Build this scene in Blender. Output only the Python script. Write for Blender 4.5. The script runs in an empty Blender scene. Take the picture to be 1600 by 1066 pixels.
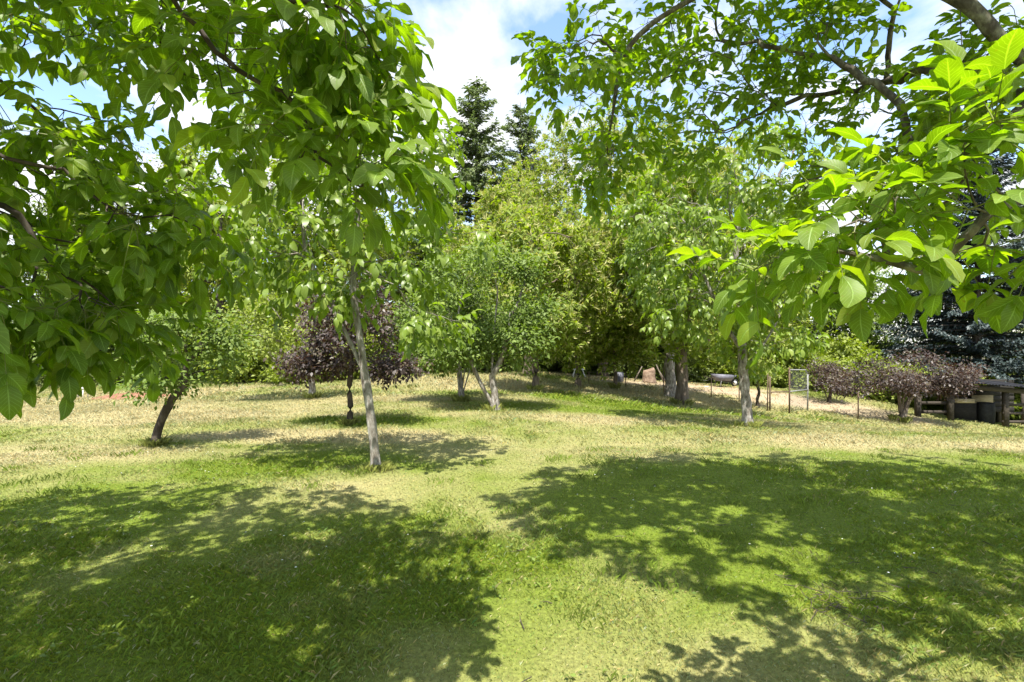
import bpy, math, random
import numpy as np
from mathutils import Matrix, Vector

# ------------------------------------------------------------------ camera, sky, sun, exposure
S = bpy.context.scene
COL = S.collection
CAMZ, FPX, CX, CY = 1.6, 800.0, 800.0, 533.0      # eye height, focal length in photo pixels, centre
cd = bpy.data.cameras.new('camera'); cam = bpy.data.objects.new('camera', cd); COL.objects.link(cam)
cd.sensor_width = 36; cd.lens = 18.0; cd.clip_start = 0.05; cd.clip_end = 2000
cam.location = (0, 0, CAMZ); cam.rotation_euler = (math.radians(90), 0, 0)
S.camera = cam
SUN_EL, SUN_AZ = math.radians(66), math.radians(188)   # high summer sun behind the camera
W = bpy.data.worlds.new('World'); S.world = W; W.use_nodes = True
def build_world():
    nt = W.node_tree; N = nt.nodes; L = nt.links; N.clear()
    out = N.new('ShaderNodeOutputWorld'); bg = N.new('ShaderNodeBackground')
    sky = N.new('ShaderNodeTexSky'); sky.sky_type = 'NISHITA'; sky.sun_disc = False
    sky.sun_elevation = SUN_EL; sky.sun_rotation = SUN_AZ; sky.air_density = 1.0; sky.dust_density = 0.6; sky.ozone_density = 1.5
    tc = N.new('ShaderNodeTexCoord'); sep = N.new('ShaderNodeSeparateXYZ')
    L.new(tc.outputs['Generated'], sep.inputs[0])
    zz = N.new('ShaderNodeMath'); zz.operation = 'MAXIMUM'; zz.inputs[1].default_value = 0.0; L.new(sep.outputs[2], zz.inputs[0])
    za = N.new('ShaderNodeMath'); za.operation = 'ADD'; za.inputs[1].default_value = 0.25; L.new(zz.outputs[0], za.inputs[0])
    dx = N.new('ShaderNodeMath'); dx.operation = 'DIVIDE'; L.new(sep.outputs[0], dx.inputs[0]); L.new(za.outputs[0], dx.inputs[1])
    dy = N.new('ShaderNodeMath'); dy.operation = 'DIVIDE'; L.new(sep.outputs[1], dy.inputs[0]); L.new(za.outputs[0], dy.inputs[1])
    cb = N.new('ShaderNodeCombineXYZ'); L.new(dx.outputs[0], cb.inputs[0]); L.new(dy.outputs[0], cb.inputs[1]); cb.inputs[2].default_value = 3.7
    n1 = N.new('ShaderNodeTexNoise'); n1.inputs['Scale'].default_value = 2.2; n1.inputs['Detail'].default_value = 8; n1.inputs['Roughness'].default_value = 0.56; n1.inputs['Distortion'].default_value = 0.25
    L.new(cb.outputs[0], n1.inputs['Vector'])
    rp = N.new('ShaderNodeValToRGB'); rp.color_ramp.elements[0].position = 0.42; rp.color_ramp.elements[1].position = 0.58
    L.new(n1.outputs[0], rp.inputs[0])
    n2 = N.new('ShaderNodeTexNoise'); n2.inputs['Scale'].default_value = 5.0; n2.inputs['Detail'].default_value = 6
    L.new(cb.outputs[0], n2.inputs['Vector'])
    cr = N.new('ShaderNodeValToRGB'); cr.color_ramp.elements[0].color = (2.6, 2.75, 3.0, 1); cr.color_ramp.elements[1].color = (4.0, 4.0, 4.0, 1)
    cr.color_ramp.elements[0].position = .3; cr.color_ramp.elements[1].position = .62
    L.new(n2.outputs[0], cr.inputs[0])
    mx = N.new('ShaderNodeMix'); mx.data_type = 'RGBA'
    L.new(rp.outputs[0], mx.inputs[0]); L.new(sky.outputs[0], mx.inputs[6]); L.new(cr.outputs[0], mx.inputs[7])
    L.new(mx.outputs[2], bg.inputs[0]); bg.inputs[1].default_value = 0.135
    L.new(bg.outputs[0], out.inputs[0])
build_world()
sd = bpy.data.lights.new('sun', 'SUN'); sd.energy = 4.3; sd.angle = math.radians(0.53); sd.color = (1.0, 0.955, 0.87)
sun = bpy.data.objects.new('sun', sd); COL.objects.link(sun)
to_sun = Vector((math.sin(SUN_AZ) * math.cos(SUN_EL), math.cos(SUN_AZ) * math.cos(SUN_EL), math.sin(SUN_EL)))
sun.rotation_euler = to_sun.to_track_quat('Z', 'Y').to_euler(); sun.location = (0, -5, 30)
vs = S.view_settings; vs.view_transform = 'Standard'; vs.look = 'None'; vs.gamma = 1; vs.exposure = 1.55
S.render.engine = 'CYCLES'
try:
    S.cycles.max_bounces = 7; S.cycles.transmission_bounces = 5; S.cycles.diffuse_bounces = 4; S.cycles.glossy_bounces = 2
except Exception: pass

rng = np.random.default_rng(11)
random.seed(4)

# ------------------------------------------------------------------ helpers: numbers
def px3(px, py, d):
    return np.array([(px - CX) / FPX * d, d, CAMZ - (py - CY) / FPX * d])
def nrm(v):
    return v / np.maximum(np.linalg.norm(v, axis=-1, keepdims=True), 1e-9)
def sstep(t):
    t = np.clip(t, 0, 1); return t * t * (3 - 2 * t)
def vnoise(x, y, seed=0):
    x = np.asarray(x, float); y = np.asarray(y, float)
    xi = np.floor(x).astype(np.int64); yi = np.floor(y).astype(np.int64); fx = sstep(x - xi); fy = sstep(y - yi)
    def h(a, b):
        n = (a * 374761393 + b * 668265263 + seed * 982451653) & 0x7fffffff
        n = ((n ^ (n >> 13)) * 1274126177) & 0x7fffffff
        return ((n ^ (n >> 16)) & 0xffff) / 65535.0
    return (h(xi, yi) * (1 - fx) + h(xi + 1, yi) * fx) * (1 - fy) + (h(xi, yi + 1) * (1 - fx) + h(xi + 1, yi + 1) * fx) * fy
def fbm(x, y, seed=0, o=4):
    s = 0; a = 0.5; f = 1.0
    for i in range(o):
        s = s + a * vnoise(x * f, y * f, seed + i * 7); a *= 0.5; f *= 2.03
    return s / (1 - 0.5 ** o)
def terrain(x, y):
    x = np.asarray(x, float); y = np.asarray(y, float)
    xr = np.clip(x, 0, None); xr = 32 * np.tanh(xr / 32) 
    xl = np.clip(-x - 3, 0, None); xl = 30 * np.tanh(xl / 30)
    z = -0.115 * xr * sstep((y - 6) / 12) * (1 - .40 * sstep((y - 18.5) / 7) * (1 - sstep((x - 15) / 8))) - 0.04 * xl * sstep((y - 6) / 14)
    z = z + 0.10 * (fbm(x * .22, y * .22, 3, 3) - .5) * sstep((np.hypot(x, y) - 1.0) / 4) + 0.035 * (fbm(x * 1.3, y * 1.3, 5, 2) - .5)
    return z
def tz(x, y): return float(terrain(x, y))
def at_ground(px, py):
    d = 1.2
    while d < 60:
        p = px3(px, py, d)
        if p[2] <= tz(p[0], p[1]): break
        d += 0.02
    p = px3(px, py, d); p[2] = tz(p[0], p[1]); return p

# ------------------------------------------------------------------ helpers: meshes and objects
def mesh_arr(name, V, F, mat, attr=None, smooth=False):
    """V (n,3), F (m,k) with constant k"""
    me = bpy.data.meshes.new(name); V = np.asarray(V, np.float32); F = np.asarray(F, np.int32)
    me.vertices.add(len(V)); me.vertices.foreach_set('co', V.ravel())
    k = F.shape[1]; me.loops.add(F.size); me.loops.foreach_set('vertex_index', F.ravel())
    me.polygons.add(len(F)); me.polygons.foreach_set('loop_start', np.arange(0, F.size, k, dtype=np.int32))
    me.polygons.foreach_set('loop_total', np.full(len(F), k, np.int32))
    if smooth: me.polygons.foreach_set('use_smooth', np.ones(len(F), bool))
    if attr is not None:
        a = me.attributes.new('leafdata', 'FLOAT_COLOR', 'POINT'); A = np.ones((len(V), 4), np.float32); A[:, :attr.shape[1]] = attr
        a.data.foreach_set('color', A.ravel())
    me.materials.append(mat); me.update(calc_edges=True)
    return me
def link(name, me, parent=None, loc=None):
    o = bpy.data.objects.new(name, me); COL.objects.link(o)
    if loc is not None: o.location = tuple(map(float, loc))
    if parent is not None: o.parent = parent
    return o
def tag(o, label, cat, group=None):
    o['label'] = label; o['category'] = cat
    if group: o['group'] = group
    return o
def empty(name, loc, label, cat, group=None, rz=0):
    o = bpy.data.objects.new(name, None); COL.objects.link(o); o.location = tuple(map(float, loc)); o.rotation_euler = (0, 0, rz)
    return tag(o, label, cat, group)
def copy_tree(o, loc, rz, sc, label=None, group=None, parent=None):
    c = o.copy(); COL.objects.link(c)
    if parent is None:
        c.location = tuple(map(float, loc)); c.rotation_euler = (0, 0, rz); c.scale = sc
        if label: c['label'] = label
        if group: c['group'] = group
    else: c.parent = parent
    for ch in list(o.children): copy_tree(ch, None, 0, None, parent=c)
    return c
class MB:
    """collects boxes and tubes into one mesh (quads)"""
    def __init__(s): s.V = []; s.F = []; s.n = 0
    def add(s, V, F): s.V.append(np.asarray(V, float)); s.F.append(np.asarray(F) + s.n); s.n += len(V)
    def box(s, c, size, rz=0.0, rx=0.0, ry=0.0):
        q = np.array([[x, y, z] for z in (-.5, .5) for y in (-.5, .5) for x in (-.5, .5)]) * np.array(size)
        M = np.array(Matrix.Rotation(rz, 3, 'Z') @ Matrix.Rotation(ry, 3, 'Y') @ Matrix.Rotation(rx, 3, 'X'))
        s.add(q @ M.T + np.array(c), [[0, 2, 3, 1], [4, 5, 7, 6], [0, 1, 5, 4], [2, 6, 7, 3], [0, 4, 6, 2], [1, 3, 7, 5]]); return s
    def tube(s, pts, r, n=8, cap=True):
        pts = np.asarray(pts, float); r = np.broadcast_to(np.asarray(r, float), (len(pts),))
        t = np.gradient(pts, axis=0); t = nrm(t); m = nrm(t.mean(0)); ref = np.array([0, 0, 1.]) if abs(m[2]) < .8 else np.array([1., 0, 0])
        u = nrm(np.cross(t, ref)); v = np.cross(t, u); a = np.arange(n) * 2 * math.pi / n
        V = (pts[:, None] + r[:, None, None] * (np.cos(a)[None, :, None] * u[:, None] + np.sin(a)[None, :, None] * v[:, None])).reshape(-1, 3)
        F = [];
        i = np.arange(n); j = (i + 1) % n
        for k in range(len(pts) - 1): F.append(np.stack([k * n + i, k * n + j, (k + 1) * n + j, (k + 1) * n + i], 1))
        F = np.concatenate(F)
        if cap:
            b = len(V); V = np.vstack([V, pts[0], pts[-1]]); e = (len(pts) - 1) * n
            h = i[::2]; 
            F = np.vstack([F, np.stack([np.full(len(h), b), (h + 2) % n, (h + 1) % n, h], 1), np.stack([np.full(len(h), b + 1), e + h, e + (h + 1) % n, e + (h + 2) % n], 1)])
        s.add(V, F); return s
    def build(s, name, mat, parent=None, loc=None, smooth=False):
        off = np.array(loc if loc is not None else (0, 0, 0), float)
        return link(name, mesh_arr(name, np.vstack(s.V) - (off if parent is None else 0), np.vstack(s.F), mat, smooth=smooth), parent, loc if parent is None else None)

# ------------------------------------------------------------------ materials
def mat_new(name):
    m = bpy.data.materials.new(name); m.use_nodes = True; m.node_tree.nodes.clear(); return m, m.node_tree.nodes, m.node_tree.links
def leaf_mat(name, cols, trans, tfac=0.4, rough=0.45, veins=False, spec=0.5):
    m, N, L = mat_new(name)
    out = N.new('ShaderNodeOutputMaterial'); at = N.new('ShaderNodeAttribute'); at.attribute_name = 'leafdata'
    sp = N.new('ShaderNodeSeparateColor'); L.new(at.outputs['Color'], sp.inputs[0])
    rp = N.new('ShaderNodeValToRGB'); e = rp.color_ramp.elements
    while len(e) < len(cols): e.new(0.5)
    for i, c in enumerate(cols): e[i].position = i / (len(cols) - 1); e[i].color = (*c, 1)
    L.new(sp.outputs[2], rp.inputs[0])
    base = rp.outputs[0]
    pb = N.new('ShaderNodeBsdfPrincipled'); pb.inputs['Roughness'].default_value = rough; pb.inputs['Specular IOR Level'].default_value = spec
    tr = N.new('ShaderNodeBsdfTranslucent'); 
    tm = N.new('ShaderNodeMix'); tm.data_type = 'RGBA'; tm.blend_type = 'MULTIPLY'; tm.inputs[0].default_value = 1.0
    sc = N.new('ShaderNodeVectorMath'); sc.operation = 'SCALE'; sc.inputs[3].default_value = 1.0 / max(sum(c[1] for c in cols) / len(cols), .01)
    if veins:
        # midrib and side veins from the leaf's own coordinates (r: along, g: across)
        ab = N.new('ShaderNodeMath'); ab.operation = 'SUBTRACT'; ab.inputs[1].default_value = .5; L.new(sp.outputs[1], ab.inputs[0])
        a2 = N.new('ShaderNodeMath'); a2.operation = 'ABSOLUTE'; L.new(ab.outputs[0], a2.inputs[0])
        w1 = N.new('ShaderNodeMath'); w1.operation = 'MULTIPLY_ADD'; w1.inputs[1].default_value = -0.55; L.new(a2.outputs[0], w1.inputs[0]); L.new(sp.outputs[0], w1.inputs[2])
        w2 = N.new('ShaderNodeMath'); w2.operation = 'MULTIPLY'; w2.inputs[1].default_value = 9.0; L.new(w1.outputs[0], w2.inputs[0])
        w3 = N.new('ShaderNodeMath'); w3.operation = 'PINGPONG'; w3.inputs[1].default_value = .5; L.new(w2.outputs[0], w3.inputs[0])
        w4 = N.new('ShaderNodeMapRange'); w4.inputs[1].default_value = 0.0; w4.inputs[2].default_value = .09; w4.inputs[3].default_value = .55; w4.inputs[4].default_value = 0; L.new(w3.outputs[0], w4.inputs[0])
        r4 = N.new('ShaderNodeMapRange'); r4.inputs[1].default_value = 0.0; r4.inputs[2].default_value = .045; r4.inputs[3].default_value = .9; r4.inputs[4].default_value = 0; L.new(a2.outputs[0], r4.inputs[0])
        mxv = N.new('ShaderNodeMath'); mxv.operation = 'MAXIMUM'; L.new(w4.outputs[0], mxv.inputs[0]); L.new(r4.outputs[0], mxv.inputs[1])
        mv = N.new('ShaderNodeMix'); mv.data_type = 'RGBA'; L.new(mxv.outputs[0], mv.inputs[0]); L.new(base, mv.inputs[6]); mv.inputs[7].default_value = (.26, .36, .12, 1)
        base = mv.outputs[2]
        bp = N.new('ShaderNodeBump'); bp.inputs['Strength'].default_value = .35; bp.inputs['Distance'].default_value = .004; L.new(mxv.outputs[0], bp.inputs['Height']); L.new(bp.outputs[0], pb.inputs['Normal'])
    if veins:
        tc = N.new('ShaderNodeTexCoord'); ge = N.new('ShaderNodeNewGeometry'); ns = N.new('ShaderNodeTexNoise'); ns.inputs['Scale'].default_value = 55; ns.inputs['Detail'].default_value = 3; L.new(ge.outputs['Position'], ns.inputs['Vector'])
        mr = N.new('ShaderNodeMapRange'); mr.inputs[1].default_value = .66; mr.inputs[2].default_value = .74; mr.inputs[4].default_value = .7; L.new(ns.outputs[0], mr.inputs[0])
        n3 = N.new('ShaderNodeTexNoise'); n3.inputs['Scale'].default_value = 14; L.new(ge.outputs['Position'], n3.inputs['Vector'])
        m3 = N.new('ShaderNodeMapRange'); m3.inputs[1].default_value = .3; m3.inputs[2].default_value = .7; m3.inputs[3].default_value = .78; m3.inputs[4].default_value = 1.22; L.new(n3.outputs[0], m3.inputs[0])
        sv = N.new('ShaderNodeVectorMath'); sv.operation = 'SCALE'; L.new(base, sv.inputs[0]); L.new(m3.outputs[0], sv.inputs[3])
        ms = N.new('ShaderNodeMix'); ms.data_type = 'RGBA'; L.new(mr.outputs[0], ms.inputs[0]); L.new(sv.outputs[0], ms.inputs[6]); ms.inputs[7].default_value = (.17, .13, .03, 1); base = ms.outputs[2]
    L.new(base, pb.inputs['Base Color'])
    L.new(base, sc.inputs[0]); L.new(sc.outputs[0], tm.inputs[6]); tm.inputs[7].default_value = (*trans, 1); L.new(tm.outputs[2], tr.inputs[0])
    mx = N.new('ShaderNodeMixShader'); mx.inputs[0].default_value = tfac; L.new(pb.outputs[0], mx.inputs[1]); L.new(tr.outputs[0], mx.inputs[2])
    L.new(mx.outputs[0], out.inputs[0]); return m
def noise_mat(name, cols, scale=6, rough=.85, bump=.3, stretch=(1, 1, 1), detail=8, dist=.02, pos=None, spec=.3):
    m, N, L = mat_new(name)
    out = N.new('ShaderNodeOutputMaterial'); pb = N.new('ShaderNodeBsdfPrincipled'); pb.inputs['Roughness'].default_value = rough; pb.inputs['Specular IOR Level'].default_value = spec
    tc = N.new('ShaderNodeTexCoord'); mp = N.new('ShaderNodeMapping'); mp.inputs['Scale'].default_value = stretch; L.new(tc.outputs['Object'], mp.inputs[0])
    n = N.new('ShaderNodeTexNoise'); n.inputs['Scale'].default_value = scale; n.inputs['Detail'].default_value = detail; n.inputs['Roughness'].default_value = .65; L.new(mp.outputs[0], n.inputs['Vector'])
    rp = N.new('ShaderNodeValToRGB'); e = rp.color_ramp.elements
    while len(e) < len(cols): e.new(.5)
    for i, c in enumerate(cols): e[i].position = pos[i] if pos else .3 + .4 * i / (len(cols) - 1); e[i].color = (*c, 1)
    L.new(n.outputs[0], rp.inputs[0]); L.new(rp.outputs[0], pb.inputs['Base Color'])
    b = N.new('ShaderNodeBump'); b.inputs['Strength'].default_value = bump; b.inputs['Distance'].default_value = dist; L.new(n.outputs[0], b.inputs['Height']); L.new(b.outputs[0], pb.inputs['Normal'])
    L.new(pb.outputs[0], out.inputs[0]); return m
M = {}
M['walnut'] = leaf_mat('walnut_leaf', [(.075, .125, .010), (.11, .17, .014), (.145, .205, .020), (.20, .24, .034)], (.41, .47, .025), .47, .48, True, .38)
M['walnut_mid'] = leaf_mat('walnut_leaf_mid', [(.095, .145, .018), (.135, .195, .026), (.18, .24, .036), (.24, .29, .06)], (.36, .44, .03), .38, .42, False, .5)
M['chestnut'] = leaf_mat('chestnut_leaf', [(.105, .15, .018), (.18, .235, .03), (.25, .30, .055)], (.40, .44, .04), .42, .6, False, .3)
M['catkin'] = leaf_mat('chestnut_blossom', [(.36, .36, .12), (.44, .43, .16), (.52, .49, .22)], (.42, .41, .12), .3, .7)
M['hazel'] = leaf_mat('hazel_leaf', [(.075, .12, .02), (.125, .18, .032), (.18, .24, .05)], (.28, .33, .03), .32, .6, False, .35)
M['purple'] = leaf_mat('plum_leaf', [(.018, .012, .011), (.040, .027, .022), (.070, .050, .038), (.105, .092, .05)], (.11, .05, .035), .2, .5)
M['bush'] = leaf_mat('bush_leaf', [(.125, .165, .022), (.19, .23, .036), (.25, .29, .06)], (.32, .37, .03), .36, .6, False, .35)
M['wood_leaf'] = leaf_mat('woodland_leaf', [(.05, .07, .012), (.09, .12, .02), (.14, .17, .034)], (.2, .25, .02), .3, .6, False, .3)
M['grey_leaf'] = leaf_mat('grey_leaf', [(.085, .085, .05), (.13, .125, .07), (.17, .165, .10)], (.15, .16, .06), .25, .6)
M['fir'] = leaf_mat('fir_needles', [(.10, .135, .06), (.16, .20, .09), (.24, .27, .14)], (.18, .22, .08), .3, .5)
M['spruce'] = leaf_mat('blue_spruce_needles', [(.02, .036, .03), (.045, .065, .062), (.10, .125, .13)], (.05, .07, .05), .12, .5)
M['stalk'] = noise_mat('leaf_stalk', [(.13, .17, .03), (.19, .2, .05)], 20, .5, .1)
M['bark'] = noise_mat('walnut_bark', [(.06, .048, .038), (.20, .175, .145), (.27, .25, .22), (.42, .40, .36)], 17, .95, 1.0, (1, 1, .4), 12, .03, (.34, .47, .56, .66))
M['bark_dark'] = noise_mat('dark_bark', [(.022, .017, .013), (.06, .047, .036), (.12, .10, .08)], 12, .9, .6, (1, 1, .35), 8, .02)
M['bark_brown'] = noise_mat('brown_bark', [(.05, .036, .026), (.125, .095, .07), (.22, .18, .14)], 8, .9, .9, (1, 1, .25), 9, .04)
M['bark_lichen'] = noise_mat('lichen_bark', [(.03, .024, .02), (.10, .085, .065), (.27, .26, .19)], 16, .95, .8, (1, 1, .6), 10, .02)
M['grass'] = None
def attr_mat(name, rough, trans=0.0, bump=False):
    m, N, L = mat_new(name); out = N.new('ShaderNodeOutputMaterial'); at = N.new('ShaderNodeAttribute'); at.attribute_name = 'leafdata'
    pb = N.new('ShaderNodeBsdfPrincipled'); pb.inputs['Roughness'].default_value = rough; pb.inputs['Specular IOR Level'].default_value = .25
    col = at.outputs['Color']
    if bump:
        tc = N.new('ShaderNodeTexCoord'); n = N.new('ShaderNodeTexNoise'); n.inputs['Scale'].default_value = 38; n.inputs['Detail'].default_value = 9; n.inputs['Roughness'].default_value = .7; L.new(tc.outputs['Object'], n.inputs['Vector'])
        rp = N.new('ShaderNodeValToRGB'); rp.color_ramp.elements[0].position = .3; rp.color_ramp.elements[0].color = (.45, .45, .45, 1); rp.color_ramp.elements[1].position = .7; rp.color_ramp.elements[1].color = (1.35, 1.35, 1.35, 1); L.new(n.outputs[0], rp.inputs[0])
        mu = N.new('ShaderNodeMix'); mu.data_type = 'RGBA'; mu.blend_type = 'MULTIPLY'; mu.inputs[0].default_value = 1; L.new(col, mu.inputs[6]); L.new(rp.outputs[0], mu.inputs[7]); col = mu.outputs[2]
        b = N.new('ShaderNodeBump'); b.inputs['Strength'].default_value = .6; b.inputs['Distance'].default_value = .03; L.new(n.outputs[0], b.inputs['Height']); L.new(b.outputs[0], pb.inputs['Normal'])
    L.new(col, pb.inputs['Base Color'])
    if trans:
        t = N.new('ShaderNodeBsdfTranslucent'); L.new(col, t.inputs[0]); mx = N.new('ShaderNodeMixShader'); mx.inputs[0].default_value = trans
        L.new(pb.outputs[0], mx.inputs[1]); L.new(t.outputs[0], mx.inputs[2]); L.new(mx.outputs[0], out.inputs[0])
    else: L.new(pb.outputs[0], out.inputs[0])
    return m
M['ground'] = attr_mat('meadow_ground', .95, 0, True)
M['blade'] = attr_mat('grass_blade', .6, .3)
M['wood'] = noise_mat('weathered_wood', [(.06, .048, .036), (.14, .115, .09), (.24, .21, .17)], 7, .85, .4, (1, 1, 6))
M['darkwood'] = noise_mat('dark_wood', [(.018, .015, .012), (.05, .04, .03), (.09, .075, .06)], 7, .85, .4, (1, 1, 6))
M['shadewood'] = noise_mat('shade_darkened_wood', [(.010, .009, .008), (.022, .019, .016), (.04, .034, .028)], 7, .9, .4, (1, 1, 6))  # wood colour darkened to paint in the shade under the shelter roof
M['palewood'] = noise_mat('pale_board', [(.30, .23, .14), (.42, .34, .22), (.5, .42, .3)], 5, .8, .2, (1, 1, 5))
M['roof'] = noise_mat('dark_roof_sheet', [(.010, .011, .014), (.018, .019, .023), (.03, .03, .032)], 3, .9, .15, spec=.1)
M['metal'] = noise_mat('galvanised_metal', [(.12, .12, .115), (.2, .2, .195), (.29, .29, .28)], 15, .6, .05, spec=.4)
M['wiregrey'] = noise_mat('dull_wire', [(.12, .125, .12), (.2, .2, .19), (.26, .26, .25)], 15, .6, .05)
M['rust'] = noise_mat('rusty_steel', [(.05, .035, .025), (.10, .065, .04), (.16, .12, .09)], 20, .8, .2)
M['white'] = noise_mat('white_plastic', [(.62, .61, .58), (.76, .75, .72), (.8, .8, .78)], 6, .5, .03)
M['greyp'] = noise_mat('grey_plastic', [(.09, .09, .11), (.14, .14, .17), (.2, .2, .23)], 6, .5, .05)
M['black'] = noise_mat('black_rubber', [(.012, .012, .012), (.02, .02, .02), (.035, .035, .035)], 9, .7, .1)
M['redsoil'] = noise_mat('red_soil', [(.13, .06, .035), (.20, .095, .055), (.27, .15, .09)], 5, .95, .6)
M['stump'] = noise_mat('cut_wood', [(.10, .065, .045), (.19, .13, .09), (.30, .23, .17)], 9, .9, .5)

# ------------------------------------------------------------------ ground colours (dry patches, and green ones that paint in tree shade)
DRY = [(-9.5, 13, 7, 3.2, .9), (-3.4, 8.6, 2.6, .7, .95), (1.2, 11.2, 3.4, .9, .85), (-6, 7.2, 2.6, .7, .7), (8, 8.6, 5, 1.2, .8), (11, 13.5, 7, 3.2, .75), (-2.2, 14.5, 3.5, 1.2, .8),
       (1.5, 2.6, .5, .3, .35), (2.2, 3.5, .8, .3, .3), (-14, 16, 7, 6, .9), (-1, 20, 6, 3.5, .85), (5.5, 21, 6, 2.0, .8), (1.05, 2.5, .3, .3, .4)]
DIRT_PX = [(1140, 611, 2.8, 2.4, .95), (1210, 622, 2.6, 2.3, .95), (1290, 635, 2.4, 2.0, .9), (1370, 648, 2.2, 1.3, .75), (1080, 604, 2.6, 2.4, .95), (1020, 600, 2.4, 2.0, .9), (960, 595, 2.2, 1.3, .75)]
DIRT = [(at_ground(a, b)[0], at_ground(a, b)[1], c, d, e) for a, b, c, d, e in DIRT_PX] + [(10.0, 23.5, 4.0, 1.6, .8), (4, 27, 5, 1.2, .7)]
def patches(x, y, L):
    s = np.zeros_like(x)
    for (cx, cy, rx, ry, a) in L:
        d = np.hypot((x - cx) / rx, (y - cy) / ry) + .7 * (fbm(x * 1.1, y * 1.1, 31, 3) - .5)
        s = np.maximum(s, a * sstep((1.35 - d) / .9))
    return s
SHADE_GREEN = [(-3.2, 3.6, 2.8, 1.7, .65), (3.6, 5.0, 3.2, 1.7, .65), (-2.6, 6.6, 2.0, .8, .4), (5.0, 15.0, 4.5, 1.6, .6), (.5, 15.5, 4, 1.2, .5), (-3.2, 10.3, 1.4, .6, .5)]   # green grass, deepened in colour to paint in the shade of the trees
def gcolor(x, y, blade=False):
    far = sstep((y - 7) / 9)
    n = fbm(x * .55, y * .55, 17, 4); n2 = fbm(x * 2.7, y * 2.7, 23, 3)
    dry = np.clip(.82 * patches(x, y, DRY) + 1.3 * (n - .50) + .6 * (n2 - .5) + .36 - patches(x, y, SHADE_GREEN), 0, 1)
    dirt = patches(x, y, DIRT) * sstep((fbm(x * 1.5, y * 1.5, 77, 3) - .1) / .25)
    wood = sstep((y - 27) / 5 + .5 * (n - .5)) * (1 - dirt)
    if blade: g = np.array([.168, .230, .020]); d = np.array([.36, .325, .175])
    else: g = np.array([.120, .162, .014]); d = np.array([.33, .28, .135])
    c = g[None] * (1 - dry[:, None]) + d[None] * dry[:, None]
    c = c * (1 - dirt[:, None]) + np.array([.36, .275, .185])[None] * (.72 + .56 * fbm(x * 2.2, y * 2.2, 63, 3))[:, None] * dirt[:, None]
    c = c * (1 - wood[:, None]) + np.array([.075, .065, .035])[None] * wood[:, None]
    return c, dry, dirt, wood
def graded(lo, hi, c0, c1, s):
    a = list(np.arange(c0, c1 + 1e-6, s)); st = s
    while a[-1] < hi: st *= 1.13; a.append(a[-1] + st)
    st = s; b = [c0]
    while b[-1] > lo: st *= 1.13; b.append(b[-1] - st)
    return np.array(sorted(b[1:]) + a)
gx = graded(-500, 500, -14, 16, .21); gy = graded(-300, 800, 1.5, 22, .19)
GX, GY = np.meshgrid(gx, gy); X = GX.ravel(); Y = GY.ravel(); Z = terrain(X, Y)
nx, ny = len(gx), len(gy); ii, jj = np.meshgrid(np.arange(nx - 1), np.arange(ny - 1)); k0 = (jj * nx + ii).ravel()
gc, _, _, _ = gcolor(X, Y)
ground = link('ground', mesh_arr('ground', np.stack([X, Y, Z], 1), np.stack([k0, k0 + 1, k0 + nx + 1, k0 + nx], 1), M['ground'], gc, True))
ground['kind'] = 'structure'

TRUNKS = [(at_ground(a, b), r) for a, b, r in ((588, 735, .08), (1168, 668, .14), (1065, 632, .24), (836, 611, .13), (546, 664, .05), (241, 697, .07), (770, 641, .12), (721, 627, .12), (487, 623, .1), (961, 608, .1), (1406, 659, .2))]
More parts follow.
